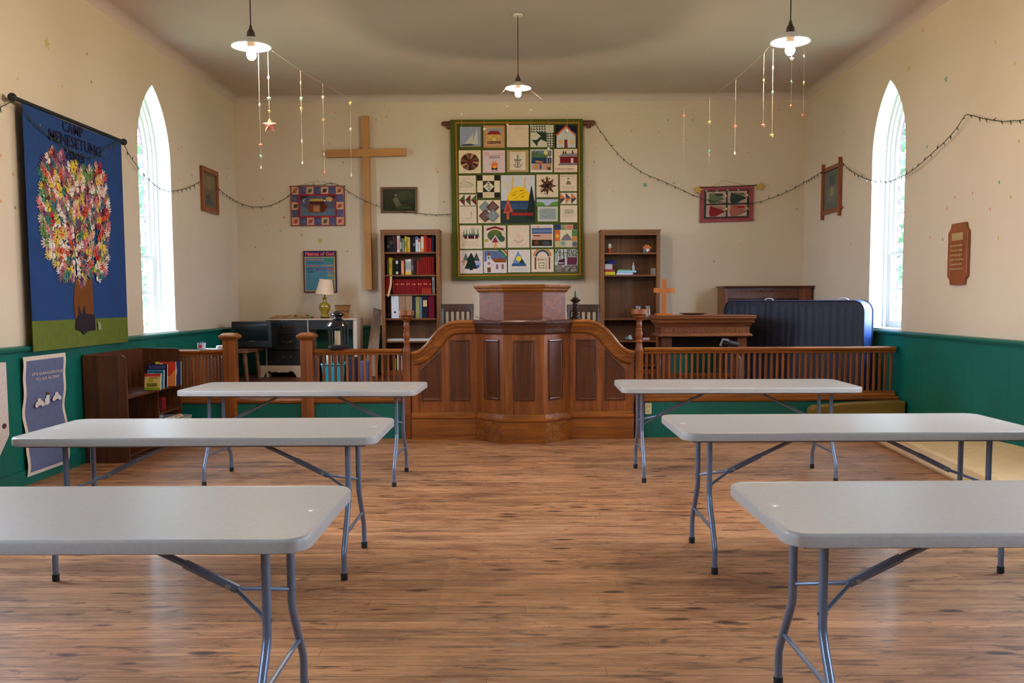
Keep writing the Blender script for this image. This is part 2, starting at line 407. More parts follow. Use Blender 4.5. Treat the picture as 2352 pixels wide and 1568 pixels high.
wi = 0
for side, X, sg in (('left', XL, -1), ('right', XR, 1)):
    for (a, b) in WIN[side]:
        wi += 1; x = lambda d: X + sg * d
        root = thing('window_%d' % wi, (X, (a + b) / 2, WS), None, None); root['kind'] = 'structure'
        o = MB(); A = arch(a, b, 0, WS); A2 = arch(a, b, .002, WS)
        o.add([(x(-.002), *p) for p in A2] + [(x(.15), *p) for p in A2], [(i, i + 1, len(A) + i + 1, len(A) + i) for i in range(len(A) - 1)])
        o.build('window_reveal', M_WHITE, root, fix=False)
        fr = MB(); hoop(fr, arch(a, b, .0, WS), arch(a, b, .035, WS), x(.15), x(.26)); hoop(fr, arch(a, b, .035, WS), arch(a, b, .06, WS), x(.18), x(.26))
        fr.build('window_frame', M_WHITE, root)
        MB().box(x(-.03), a - .02, WS - .03, x(.26), b + .02, WS + .012).build('window_sill', M_WHITE, root, bev=.006)
        zm = 1.92                                                       # meeting rail
        lo = MB(); y0, y1 = a + .06, b - .06
        for q in ((y0, WS + .01, y0 + .045, zm), (y1 - .045, WS + .01, y1, zm), (y0 + .045, WS + .01, y1 - .045, WS + .08), (y0 + .045, zm - .035, y1 - .045, zm - .0)):
            lo.box(min(x(.19), x(.215)), q[0], q[1], max(x(.19), x(.215)), q[2], q[3])
        ym = (a + b) / 2
        lo.box(min(x(.195), x(.21)), ym - .011, WS + .05, max(x(.195), x(.21)), ym + .011, zm - .02)
        lo.box(min(x(.197), x(.208)), y0 + .04, 1.50, max(x(.197), x(.208)), y1 - .04, 1.522)
        s1 = lo.build('lower_sash', M_WHITE, root)
        up = MB(); hoop(up, arch(a, b, .06, zm - .03), arch(a, b, .1, zm - .03), x(.22), x(.245)); up.box(min(x(.22), x(.245)), y0 + .04, zm - .04, max(x(.22), x(.245)), y1 - .04, zm)
        up.box(min(x(.225), x(.24)), ym - .011, zm, max(x(.225), x(.24)), ym + .011, 3.5)
        for z in (2.32, 2.72, 3.1): 
            wv = [p for p in arch(a, b, .08, WS) if p[1] <= z]; hw = abs(max(wv, key=lambda p: p[1])[0] - ym) if z > WSP else (b - a) / 2 - .06
            up.box(min(x(.225), x(.24)), ym - hw, z, max(x(.225), x(.24)), ym + hw, z + .022)
        s2 = up.build('upper_sash', M_WHITE, root)
        g = MB(); G = arch(a, b, .07, WS + .03); g.add([(x(.233), *p) for p in G], [tuple(range(len(G)))]); g.build('window_pane', M_GLASS, root, fix=False)
        bj = MB(); hoop(bj, arch(a, b, -.02, WS - .02), arch(a, b, .012, WS - .02), x(.262), x(.305)); bj.box(min(x(.262), x(.33)), a, WS - .06, max(x(.262), x(.33)), b, WS - .01)
        bj.build('brick_jamb', M_BRICK, root)

# boarded dado with its cap
def dado(n, side):
    h = 1.03
    if side == 'back': body = MB().box(XL + .02, YB - .02, PZ, XR - .02, YB, h); m = T_X
    elif side == 'left': body = MB().box(XL, YF, 0, XL + .02, YB, h); m = T_Y
    else: body = MB().box(XR - .02, YF, 0, XR, YB, h); m = T_Y
    o = struct(body.build('trim_%d' % n, m))
    prof = [(0, 0), (.035, 0), (.04, .01), (.055, .012), (.062, .03), (.055, .045), (0, .05)]
    c = MB()
    if side == 'back': c.prism([(YB - a, h + b) for a, b in prof], 'x', XL, XR)
    elif side == 'left': c.prism([(XL + a, h - .0 + b) for a, b in prof], 'y', YF, YB)
    else: c.prism([(XR - a, h + b) for a, b in prof], 'y', YF, YB)
    c.build('cap_rail', M_TEAL, o)
dado(3, 'back'); dado(4, 'left'); dado(5, 'right')
struct(MB().box(XL + .02, YF, 0, XL + .035, PY, .12).build('baseboard_left', M_TEAL)); struct(MB().box(XR - .035, YF, 0, XR - .02, PY, .12).build('baseboard_right', M_TEAL))

# ------------------------------------------------------------------ outdoors
gm, nt, b = base('lawn_grass', .95); nt.links.new(ramp(nt, noise(nt, coords(nt), 1.5, 6), [(.3, lin((96, 116, 80))), (.7, lin((130, 146, 110)))]), b.inputs['Base Color'])
struct(MB().box(-60, -40, -.9, XL - .5, 70, -.7).build('ground_left', gm)); struct(MB().box(XR + .5, -40, -.9, 60, 70, -.7).build('ground_right', gm))
ML = mat('green_leaves', (58, 82, 56), .8, .35, 3); MBK = mat('tree_bark', (90, 75, 60), .9)
def tree(x, y, h, rad, lab, n=2600):
    t = thing('tree', (x, y, -.7), lab, 'tree', 'trees outside the windows')
    MB().tube([(x, y, -.7), (x + .1, y, h * .3), (x - .1, y + .1, h * .7)], [.22, .17, .07], 10).build('trunk', MBK, t)
    m = MB(); r = random.Random(int(x * 7 + y))
    for i in range(n):
        while 1:
            p = Vector((r.uniform(-1, 1), r.uniform(-1, 1), r.uniform(-1, 1)))
            if .35 < p.length < 1: break
        c = Vector((x, y, h * .58)) + Vector((p.x * rad, p.y * rad, p.z * h * .5)); a = Vector((r.uniform(-1, 1), r.uniform(-1, 1), r.uniform(-1, 1))).normalized(); d = a.orthogonal().normalized()
        e = a.cross(d); s = r.uniform(.12, .24); m.add([c - d * s, c - e * s * .5, c + d * s, c + e * s * .5], [(0, 1, 2, 3)])
    m.build('foliage', ML, t, fix=False)
tree(-9.2, 21, 9, 3.0, 'leafy green tree outside the left window'); tree(9.6, 21, 9, 3.0, 'leafy green tree outside the right window')

# ------------------------------------------------------------------ folding tables
M_TOP = mat('speckled_grey_plastic', (170, 163, 156), .38, .05, 60, bump=.06, bscale=420)
M_LEG = mat('grey_powder_coat', (112, 122, 142), .32, .04, 5, metal=.35)
M_RUB = mat('black_rubber', (22, 22, 24), .7)
M_STEEL = mat('zinc_steel', (170, 175, 182), .3, .04, 5, metal=.9)
def make_table(label):
    t = thing('folding_table', (0, 0, 0), label, 'table', 'folding tables on the wooden floor')
    lp = []
    for i, z in ((.03, .703), (.006, .700), (0, .703), (0, .732), (.002, .738), (.007, .7425), (.013, .743), (.019, .7415), (.03, .741)):
        lp.append([(x, y, z) for x, y in rrect(-.915 + i, -.38 + i, .915 - i, .38 - i, .075 - i, 7)])
    MB().loops(lp, 0, True, True).build('tabletop', M_TOP, t)
    MB().box(-.86, -.34, .69, .86, -.325, .70).box(-.86, .325, .69, .86, .34, .70).build('side_runner', M_LEG, t)
    for sx in (-1, 1):
        MB().lathe([(.001, .0014), (.03, .0014), (.036, .0)], (sx * .85, 0, .741), 20, sy=.8, sx=.5).build('moulded_mark', mat('pale_plastic', (196, 192, 186), .3), t)
        x = sx * .735
        for sy in (-1, 1):
            pts = [(x, sy * .15, .70), (x, sy * .15, .39), (x, sy * .155, .365), (x, sy * .18, .32), (x, sy * .275, .175), (x, sy * .295, .14), (x, sy * .30, .11), (x, sy * .30, .03)]
            l = MB().tube(pts, .0145, 12).build('leg', M_LEG, t)
            MB().lathe([(.0155, 0), (.0175, .002), (.0175, .034), (.0155, .036)], (x, sy * .30, 0), 12).build('foot_cap', M_RUB, l)
            MB().tube([(x - sx * .016, sy * .15, .43), (x + sx * .017, sy * .15, .43)], .005, 8).build('rivet', M_STEEL, l)
        MB().tube([(x, -.15, .685), (x, .15, .685)], .014, 10).build('top_crossbar', M_LEG, t)
        MB().tube([(x, -.245, .218), (x, .245, .218)], .0085, 8).build('lower_crossbar', M_LEG, t)
        j = (sx * .585, 0, .485)
        b = MB().tube([(sx * .16, 0, .692), (sx * .44, 0, .558)], .011, 10)
        b.tube([(sx * .43, 0, .563), (sx * .60, 0, .478)], .015, 6); b.build('diagonal_brace', M_LEG, t)
        MB().tube([(x, -.15, .43), (sx * .60, -.008, .478), (sx * .59, 0, .482), (sx * .60, .008, .478), (x, .15, .43)], .0075, 8).build('brace_fork', M_LEG, t)
        MB().tube([(sx * .572, -.02, .49), (sx * .572, .02, .49)], .009, 8).build('hinge_bolt', M_STEEL, t)
    return t
TBL = [(-1.515, 2.872, 0, 'grey folding table nearest the camera on the left, cut by the left frame edge'),
       (-1.622, 4.79, 0, 'grey folding table in the middle of the left row, beside the blue wall poster'),
       (-1.672, 7.12, -.035, 'grey folding table farthest back on the left, in front of the low bookcase'),
       (1.682, 2.917, .006, 'grey folding table nearest the camera on the right, cut by the right frame edge'),
       (1.742, 4.872, .003, 'grey folding table in the middle of the right row, over the cream mattress'),
       (1.712, 7.2, -.02, 'grey folding table farthest back on the right, before the outlet and rail')]
tp = make_table(TBL[0][3])
for i, (x, y, a, lab) in enumerate(TBL):
    o = tp if i == 0 else copy_tree(tp); o.location = (x, y, 0); o.rotation_euler.z = a; o['label'] = lab

# ------------------------------------------------------------------ pendant lamps
M_ENAM = mat('white_enamel', (240, 236, 226), .25, .02, 4); M_CORD = mat('dark_cord', (50, 40, 32), .6); M_FIL = emis('hot_filament', (255, 230, 196), 29000.0)
M_BULB = bpy.data.materials.new('frosted_bulb'); M_BULB.use_nodes = True; nt = M_BULB.node_tree; nt.nodes.clear(); _o = N(nt, 'ShaderNodeOutputMaterial'); _a = N(nt, 'ShaderNodeAddShader'); _t = N(nt, 'ShaderNodeBsdfTransparent'); _e = N(nt, 'ShaderNodeEmission')
_e.inputs['Color'].default_value = lin((255, 224, 184)); _e.inputs['Strength'].default_value = 30.0; nt.links.new(_t.outputs[0], _a.inputs[0]); nt.links.new(_e.outputs[0], _a.inputs[1]); nt.links.new(_a.outputs[0], _o.inputs[0])
def lamp(x, y, z, label, seen=True):
    t = thing('pendant_lamp', (x, y, z), label, 'lamp', 'bare bulb pendant lamps')
    MB().tube([(x, y, z + .13), (x, y, ZC - .01)], .004, 8).build('cord', M_CORD, t)
    MB().lathe([(.05, -.025), (.05, -.008), (.03, 0)], (x, y, ZC), 16).build('ceiling_rose', M_ENAM, t)
    MB().lathe([(.124, 0), (.126, .004), (.122, .008), (.09, .028), (.045, .046), (.03, .06), (.028, .058), (.043, .042), (.088, .022), (.12, .003)], (x, y, z), 40, cap=False).build('lamp_shade', M_ENAM, t)
    MB().lathe([(.026, .0), (.029, .05), (.026, .09), (.012, .115), (.006, .14)], (x, y, z), 16).build('lamp_socket', mat('brown_bakelite', (70, 52, 38), .4), t)
    b = MB().lathe([(.001, -.085), (.014, -.082), (.026, -.07), (.032, -.052), (.028, -.033), (.018, -.014), (.014, .0)], (x, y, z), 20).build('bulb', M_BULB, t)
    MB().lathe([(.001, -.061), (.006, -.058), (.0085, -.052), (.006, -.046), (.001, -.043)], (x, y, z), 10).build('filament', M_FIL, b)
    return t
LL = ay(577, 108, 6.0); LR = ay(1815, 97, 6.0); LC = ay(1190, 203, 9.02)
LZ = (LL.z + LR.z) / 2
lamp(LL.x, LL.y, LL.z, 'lit pendant lamp with white dish shade at the upper left'); lamp(LR.x, LR.y, LR.z, 'lit pendant lamp with white dish shade at the upper right')
lamp(LC.x, LC.y, LC.z, 'small lit pendant lamp hanging above the large green quilt')
# ------------------------------------------------------------------ pulpit
OD, OL_ = (98, 46, 8), (182, 100, 30)
W_Z = wood('oak_upright', OD, OL_, 'z', .48, .06); W_X = wood('oak_rail', OD, OL_, 'x')
W_P = wood('oak_panel', (68, 32, 10), (120, 62, 22), 'z', .38); W_PX = wood('oak_panel_flat', (96, 46, 16), (156, 86, 38), 'x', .55, .02)
def fp(x, Y): return ay(x, 900, Y).x
YW, YC = 9.16, 8.87
P = [(fp(945.5, YW), YW), (fp(1095, YW), YW), (fp(1157, YC), YC), (fp(1250, YC), YC), (fp(1309, YW), YW), (fp(1455.5, YW), YW)]
pu = thing('pulpit', ((P[0][0] + P[5][0]) / 2, 9.1, 0), 'large oak pulpit with canted centre bay and swept side wings', 'pulpit')
def zz(y, Y=YW): return ay(1190, y, Y).z
TOPZ = zz(734)
sw = [(945, 808), (958, 805), (970, 797), (981, 786), (992, 771), (1004, 757), (1018, 746), (1034, 738), (1052, 735)]
swL = [(ay(x, y, YW).x, ay(x, y, YW).z) for x, y in sw]; swL[-1] = (swL[-1][0], TOPZ)
xc = (P[2][0] + P[3][0]) / 2
swR = [(2 * xc - x, z) for x, z in swL]; kx = P[5][0] - swR[0][0]; swR = [(x + kx * min(1, i == i), z) for i, (x, z) in enumerate(swR)][::-1]
wl = MB().prism([(P[0][0], .28)] + [(x, z - .01) for x, z in swL] + [(P[1][0] + .02, TOPZ - .01), (P[1][0] + .02, .28)], 'y', YW, YW + .07)
wl.build('left_wing', W_Z, pu)
MB().prism([(P[4][0] - .02, .28), (P[4][0] - .02, TOPZ - .01)] + [(x, z - .01) for x, z in swR] + [(P[5][0], .28)], 'y', YW, YW + .07).build('right_wing', W_Z, pu)
MB().prism([P[1], P[2], P[3], P[4], (P[4][0], YW + .07), (P[1][0], YW + .07)], 'z', .25, TOPZ - .01).build('centre_bay', W_Z, pu)
MB().prism([P[1], P[2], P[3], P[4], (P[4][0], YW + .45), (P[1][0], YW + .45)], 'z', .0, .06).build('pulpit_floor', W_PX, pu)
base_prof = [(-.03, .0), (.035, 0), (.035, .215), (.05, .222), (.052, .24), (.04, .25), (.012, .285), (-.03, .285)]
MB().sweep([(x, y, 0) for x, y in P], base_prof, (0, 0, 1)).build('plinth', W_X, pu)
capp = [(-.08, 0), (.055, 0), (.068, -.012), (.066, -.03), (.05, -.04), (.045, -.055), (.028, -.085), (.026, -.1), (.035, -.108), (.03, -.125), (.012, -.14), (-.02, -.14), (-.08, -.06)]
path = [(x, YW, z) for x, z in swL] + [(P[1][0], YW, TOPZ)]
MB().sweep(path, [(-b, a) for a, b in capp], (0, -1, 0), sm=False).build('left_swept_rail', W_X, pu)
path = [(P[4][0], YW, TOPZ)] + [(x, YW, z) for x, z in swR]
MB().sweep(path, [(-b, a) for a, b in capp], (0, -1, 0)).build('right_swept_rail', W_X, pu)
MB().sweep([(x, y, TOPZ) for x, y in P[1:5]], capp, (0, 0, 1)).build('bay_cornice', wood('dark_oak_moulding', (58, 26, 14), (110, 58, 30), 'x', .5, .05), pu)
def inset(poly, d):
    n = len(poly); o = []
    for i in range(n):
        a, b, c = Vector(poly[i - 1]), Vector(poly[i]), Vector(poly[(i + 1) % n])
        e, f = (b - a).normalized(), (c - b).normalized(); ne, nf = Vector((-e.y, e.x)), Vector((-f.y, f.x)); m = (ne + nf).normalized(); o.append(tuple(b + m * (d / max(.3, m.dot(ne)))))
    return o
def panel(poly, O, U, name, parent, m, edge=.024):
    O = Vector(O); U = Vector(U).normalized(); V = Vector((0, 0, 1)); n = U.cross(V).normalized(); mb = MB()
    g = lambda pl, d: [O + U * a + V * b + n * d for a, b in pl]
    mb.loops([g(poly, -.002), g(inset(poly, .002), .012), g(inset(poly, edge * .45), .014), g(inset(poly, edge * .7), .004), g(inset(poly, edge), .001)])
    return mb.build(name, m, parent, fix=False)
zb, zt = zz(920), zz(779)
for (xa, xb) in ((1035, 1079), (1324, 1369)):
    a, b = fp(xa, YW), fp(xb, YW); panel([(a, zb), (b, zb), (b, zt), (a, zt)], (0, YW, 0), (1, 0, 0), 'tall_panel', pu, W_P)
a, b = fp(967, YW), fp(1014, YW); panel([(a, zb), (b, zb), (b, zz(803)), (a, zz(846))], (0, YW, 0), (1, 0, 0), 'slanted_panel', pu, W_P)
a, b = fp(1389, YW), fp(1436, YW); panel([(a, zb), (b, zb), (b, zz(846)), (a, zz(803))], (0, YW, 0), (1, 0, 0), 'slanted_panel', pu, W_P)
L = P[3][0] - P[2][0]; zb2, zt2 = ay(1200, 921, YC).z, ay(1200, 781, YC).z
panel([(L * .24, zb2), (L * .76, zb2), (L * .76, zt2), (L * .24, zt2)], (P[2][0], YC, 0), (1, 0, 0), 'tall_panel', pu, W_P)
for p, q in ((P[1], P[2]), (P[3], P[4])):
    U = Vector((q[0] - p[0], q[1] - p[1], 0)); l = U.length; e = (.30, .84) if p == P[1] else (.16, .70)
    panel([(l * e[0], zb2), (l * e[1], zb2), (l * e[1], zt2), (l * e[0], zt2)], (p[0], p[1], 0), U, 'narrow_panel', pu, W_P)
# raised stiles between the panels
for (xa, xb) in ((1084, 1096), (1309, 1320)):
    MB().box(fp(xa, YW), YW - .008, .285, fp(xb, YW), YW + .01, TOPZ - .1).build('corner_stile', W_Z, pu)
# reading desk on top
Q = [(fp(1103, 9.2), 9.16), (fp(1158, 8.9), 8.93), (fp(1247, 8.9), 8.93), (fp(1298, 9.2), 9.16)]
zt_ = ay(1200, 660, 8.93).z
MB().prism(Q + [(Q[3][0], 9.42), (Q[0][0], 9.42)], 'z', TOPZ - .05, zt_ - .02).build('reading_desk', W_PX, pu)
dp = [(-.06, 0), (.055, 0), (.06, -.012), (.055, -.03), (.035, -.042), (.033, -.055), (.012, -.075), (-.03, -.075), (-.06, -.03)]
MB().sweep([(x, y, zt_ + .03) for x, y in [(Q[0][0], 9.42)] + Q + [(Q[3][0], 9.42)]], dp, (0, 0, 1)).build('desk_cornice', W_X, pu)
MB().prism(Q + [(Q[3][0], 9.42), (Q[0][0], 9.42)], 'z', zt_, zt_ + .025).build('desk_top', W_PX, pu)

# ------------------------------------------------------------------ communion rail, posts
YR = 9.27
TR, BR = ay(1700, 797, YR).z, ay(1700, 898, YR).z
def rail(name_lab, xa, xb, n, cat='railing'):
    t = thing('communion_rail', ((xa + xb) / 2, YR, PZ), name_lab, cat)
    tp_ = [(-.045, 0), (-.055, -.012), (-.05, -.03), (-.035, -.042), (-.03, -.06), (.03, -.06), (.035, -.042), (.05, -.03), (.055, -.012), (.045, 0)]
    MB().prism([(YR + a, TR + b) for a, b in tp_], 'x', xa, xb, sm=False).build('top_rail', W_X, t)
    MB().prism([(YR + a, BR + b) for a, b in ((-.03, 0), (-.035, -.02), (-.05, -.035), (-.05, PZ - BR + .004), (.05, PZ - BR + .004), (.05, -.035), (.035, -.02), (.03, 0))], 'x', xa, xb).build('bottom_rail', W_X, t)
    sp = (xb - xa) / n
    for i in range(n):
        x = xa + sp * (i + .5); MB().box(x - .0125, YR - .0125, BR - .002, x + .0125, YR + .0125, TR - .058).build('baluster', W_Z, t, bev=.003, seg=1)
    return t
xA0, xA1 = XL + .065, fp(519, YR); xB0, xB1 = fp(725, YR), fp(926, YR); xC0, xC1 = fp(1478, YR), XR - .065
rail('short oak spindle rail beside the left wall, behind the low bookcase', xA0, xA1, 22)
rail('oak spindle rail between square post and pulpit, carrying the black lantern', xB0, xB1, 15)
rail('long oak spindle rail running from the pulpit to the right wall', xC0, xC1, 44)
def newel(x, lab):
    t = thing('newel_post', (x, YR - .03, 0), lab, 'post', 'square newel posts at the chancel step')
    y = YR - .03; h = ay(700, 781, YR).z
    MB().box(x - .062, y - .062, 0, x + .062, y + .062, h).build('shaft', W_Z, t, bev=.004)
    MB().lathe([(.085, 0), (.092, .01), (.13, .028), (.134, .042), (.122, .058), (.11, .062), (.085, .078), (.001, .08)], (x, y, h), 4, rot=PI / 4, sm=False).build('cap', W_X, t, bev=.005)
newel(fp(534, YR), 'square oak newel post left of the chancel step, nearer the left wall'); newel(fp(710, YR), 'square oak newel post right of the chancel step, beside the lantern')
def turned(x, lab):
    t = thing('turned_post', (x, YR - .05, 0), lab, 'post', 'turned posts at the ends of the pulpit')
    y = YR - .05; h = ay(940, 805, YR).z
    MB().box(x - .04, y - .04, 0, x + .04, y + .04, h).build('shaft', W_Z, t, bev=.004)
    MB().lathe([(.04, 0), (.036, .03), (.03, .07), (.034, .078), (.036, .09), (.026, .105), (.034, .14), (.038, .165), (.03, .19), (.033, .2), (.035, .208), (.024, .22), (.03, .25), (.03, .27), (.024, .29), (.036, .3), (.03, .305), (.045, .32), (.066, .335), (.068, .345), (.05, .352), (.064, .36)], (x, y, h), 20).build('turning', W_Z, t)
    MB().prism([(x + .078 * math.cos(PI / 6 * k + .26), y + .078 * math.sin(PI / 6 * k + .26)) for k in range(12)], 'z', h + .36, h + .415).build('cap', W_X, t, bev=.004)
turned(fp(936, YR - .05), 'turned oak post with a flat round cap left of the pulpit'); turned(fp(1467, YR - .05), 'turned oak post with a flat round cap right of the pulpit')

#<p4>

# ------------------------------------------------------------------ bookcases on the back wall
BKX = wood('bookcase_veneer_flat', (92, 50, 16), (158, 94, 36), 'x', .45, .05); BKZ = wood('bookcase_veneer', (92, 50, 16), (160, 96, 38), 'z', .45, .05)
YK = 12.13
YKB = 12.43
ORD = ['first', 'second', 'third', 'fourth', 'fifth', 'sixth', 'seventh', 'eighth', 'ninth', 'tenth', 'eleventh', 'twelfth', 'thirteenth', 'fourteenth', 'fifteenth', 'sixteenth', 'seventeenth', 'eighteenth', 'nineteenth', 'twentieth', 'twenty-first', 'twenty-second', 'twenty-third', 'twenty-fourth']
def bookcase(x0, x1, ytop, shelves, label):
    a, b, z = ay(x0, 600, YK).x, ay(x1, 600, YK).x, ay((x0 + x1) / 2, ytop, YK).z
    t = thing('bookcase', ((a + b) / 2, YK + .14, PZ), label, 'bookcase')
    for xa, xb in ((a, a + .02), (b - .02, b)): MB().box(xa, YK + .01, PZ, xb, YKB, z - .018).build('side_panel', BKZ, t)
    for xa, xb in ((a, a + .048), (b - .048, b)): MB().box(xa, YK - .008, PZ, xb, YK + .012, z - .018).build('face_stile', BKZ, t)
    MB().box(a - .008, YK - .014, z - .018, b + .008, YKB, z).build('top', BKX, t)
    MB().box(a + .048, YK - .007, z - .075, b - .048, YK + .012, z - .018).build('top_rail', BKX, t)
    MB().box(a + .02, YKB - .012, PZ, b - .02, YKB - .002, z - .018).build('back_panel', wood('bookcase_back', (76, 42, 14), (126, 74, 28), 'z', .5, .05), t)
    zs = []
    for y in shelves:
        q = ay((x0 + x1) / 2, y, YK).z; zs.append(q + .001); MB().box(a + .02, YK + .006, q - .02, b - .02, YKB - .013, q).build('shelf', BKX, t)
    MB().box(a + .02, YK + .002, PZ + .002, b - .02, YKB - .013, PZ + .07).build('bottom_shelf', BKX, t)
    return a, b, z, zs
la, lb, lz, lsh = bookcase(875, 1010, 527, [578.5, 631, 675, 731, 783], 'tall brown bookcase full of books left of the pulpit')
ra, rb, rz, rsh = bookcase(1380, 1516, 527, [580, 631, 731, 782, 838], 'tall brown bookcase nearly empty right of the pulpit')
PG = cl(226, 218, 198)
def book(x0, x1, z0, h, c, label, group=None, y=YK + .03, d=.17, bands=None, tilt=0, name='book', cat='book'):
    w = x1 - x0; t = thing(name, ((x0 + x1) / 2, y, z0), label, cat, group)
    cv = .0022 if w > .012 else .0015; z0 += .0012; t.location.z = z0
    m = MB(); r = min(.006, w / 3)
    pr = [(x0, y + d), (x0, y + r), (x0 + w * .12, y + r * .35), (x0 + w * .5, y), (x1 - w * .12, y + r * .35), (x1, y + r), (x1, y + d), (x1 - cv, y + d), (x1 - cv, y + r + cv), (x0 + cv, y + r + cv), (x0 + cv, y + d)]
    m.prism(pr, 'z', z0, z0 + h)
    m.build('cover', cl(*c), t)
    MB().box(x0 + cv, y + r + cv, z0 + .002, x1 - cv, y + d - .004, z0 + h - .004).build('pages', PG, t)
    for (f0, f1, bc) in (bands or []):
        MB().box(x0 + w * .1, y - .0012, z0 + h * f0, x1 - w * .1, y + .002, z0 + h * f1).build('spine_label', cl(*bc), t)
    if tilt: t.rotation_euler.y = tilt
    return t
def zx(v): return ay(850 + v / 4.48, 600, YK).x
def zh(v): return v / 4.48 * YK / F
BK, NV, RD, DR, WH, GY = (28, 26, 28), (30, 34, 58), (130, 26, 20), (110, 24, 24), (214, 206, 194), (140, 136, 128)
rows = [
 (0, 352, 'top shelf', [(172, 199, 200, BK, 'black', [(.3, .45, (90, 84, 70))]), (200, 231, 192, (36, 32, 30), 'charcoal', [(.5, .7, (80, 70, 60))]), (233, 250, 186, (46, 44, 92), 'blue with brown top', [(.55, .98, (110, 62, 40))]), (251, 271, 186, (70, 20, 36), 'dark maroon', 0), (274, 305, 184, WH, 'white with red lettering', [(.1, .8, (190, 150, 140))]), (307, 327, 210, (90, 92, 76), 'grey green', [(.2, .7, (180, 176, 150))]), (331, 351, 214, GY, 'grey', 0), (354, 379, 194, (182, 172, 40), 'yellow green', [(.3, .7, (140, 130, 40))]), (382, 411, 202, (196, 160, 80), 'tan and orange', [(0, .2, (220, 130, 40))]), (413, 439, 200, BK, 'black', 0), (440, 464, 200, (36, 36, 40), 'dark', [(.4, .6, (120, 120, 120))]), (467, 491, 196, (196, 204, 214), 'pale blue and white', [(.8, 1, (60, 90, 150))]), (493, 517, 218, (206, 190, 180), 'white with red top', [(.75, .98, (190, 60, 40))]), (522, 553, 195, (216, 200, 172), 'cream with orange foot', [(0, .2, (226, 140, 40))]), (556, 582, 180, (188, 44, 26), 'tall red', 0), (584, 608, 208, RD, 'red', 0), (609, 631, 208, (150, 34, 30), 'deep red', 0), (634, 658, 188, NV, 'navy', 0)]),
 (1, 580, 'second shelf', [(165, 187, 425, (90, 62, 34), 'brown', 0), (190, 222, 405, (176, 150, 30), 'thick yellow', [(.4, .7, (150, 124, 30))]), (226, 254, 430, BK, 'black', 0), (257, 289, 420, (34, 34, 34), 'black with white letters', [(.7, .9, (190, 186, 176)), (.05, .2, (190, 180, 150))]), (291, 311, 440, (24, 22, 22), 'thin black', 0), (315, 344, 435, (214, 120, 76), 'orange', [(.15, .8, (226, 150, 110))]), (359, 386, 424, WH, 'white with yellow foot', [(.3, .85, (150, 150, 150)), (0, .2, (226, 176, 50))]), (388, 418, 421, (220, 214, 204), 'wider white with yellow foot', [(.3, .85, (150, 150, 150)), (0, .2, (226, 176, 50))]), (420, 444, 430, (74, 66, 62), 'mottled dark', [(.3, .6, (130, 110, 100))]), (446, 474, 432, (48, 30, 34), 'dark purple', 0), (476, 497, 435, (150, 40, 30), 'short brick red', 0)] + [(498 + 22.5 * i, 519 + 22.5 * i, 432 if i == 0 else 398 + (i * 7) % 5, RD, 'RED', 0) for i in range(7)]),
 (2, 784, 'third shelf', [(153, 170, 614, (150, 30, 26), 'RED', 0), (171, 189, 614, (150, 30, 26), 'RED', 0)] + [(226 + 19.9 * i, 244.5 + 19.9 * i, 634 + (i * 5) % 4, (130, 22, 22), 'RED', [(.62, .72, (200, 110, 90))] if i % 3 else 0) for i in range(20)] + [(632, 660, 612, (150, 144, 136), 'grey', [(.4, .8, (110, 110, 120))])]),
 (3, 1032, 'fourth shelf', [(427, 457, 812, (36, 44, 66), 'navy', 0), (458, 504, 810, (134, 126, 70), 'olive', [(.2, .8, (150, 142, 90))]), (506, 528, 814, (110, 124, 140), 'grey blue', 0), (587, 655, 790, (110, 20, 42), 'wide maroon', 0)]),
]
for si, zb_, snm, items in rows:
    red = 0
    for i, (a, b, tp_, c, nm, bands) in enumerate(items):
        h = zh(zb_ - tp_)
        lab = 'red hymn book in the packed row on the %s of the left bookcase' % snm if nm == 'RED' else '%s book, %s on the %s, left bookcase' % (nm, ORD[i], snm)
        book(zx(a), zx(b), lsh[si], h, c, lab, 'red hymn books on the ' + snm if nm == 'RED' else 'books on the ' + snm, bands=bands or None, y=YK + .03 + .012 * R.random())
def binder(a, b, c, lab, ring):
    x0, x1 = zx(a), zx(b); y = YK + .025; h = min(zh(1032 - 787), lsh[2] - .026 - lsh[3]); z0 = lsh[3] + .0012
    t = thing('ring_binder', ((x0 + x1) / 2, y, z0), lab, 'binder', 'ring binders on the fourth shelf')
    m = MB().box(x0, y, z0, x1, y + .003, z0 + h).box(x0, y + .003, z0, x0 + .003, y + .24, z0 + h).box(x1 - .003, y + .003, z0, x1, y + .24, z0 + h); m.build('cover', cl(*c), t)
    MB().box(x0 + .006, y + .02, z0 + .01, x1 - .006, y + .23, z0 + h - .02).build('pages', PG, t)
    if ring:
        xc, zc = (x0 + x1) / 2, z0 + h * .27
        MB().tube([(xc + .013 * math.cos(k * PI / 8), y - .001, zc + .013 * math.sin(k * PI / 8)) for k in range(16)], .003, 6, closed=True).build('finger_ring', M_STEEL, t)
        MB().prism(ci(xc, zc, .011, 16), 'y', y - .001, y).build('finger_hole', M_RUB, t)
    if nm_lab := ('label' in lab): MB().box(x0 + .008, y - .001, z0 + h * .52, x1 - .008, y, z0 + h * .8).build('spine_label', cl(206, 170, 120), t)
binder(209, 285, (206, 204, 208), 'white ring binder with a finger hole on the fourth shelf', True)
binder(288, 352, (150, 116, 88), 'tan ring binder beside the white binder on the fourth shelf', False)
binder(356, 424, (158, 122, 92), 'tan ring binder beside the olive and navy books, fourth shelf', False)
binder(531, 584, (26, 30, 44), 'navy ring binder with tan label on the fourth shelf', False)
def slab_thing(name, lab, cat, mb, mats, group=None, **k): return tag(mb.build(name, mats, None, **k), lab, cat, group)
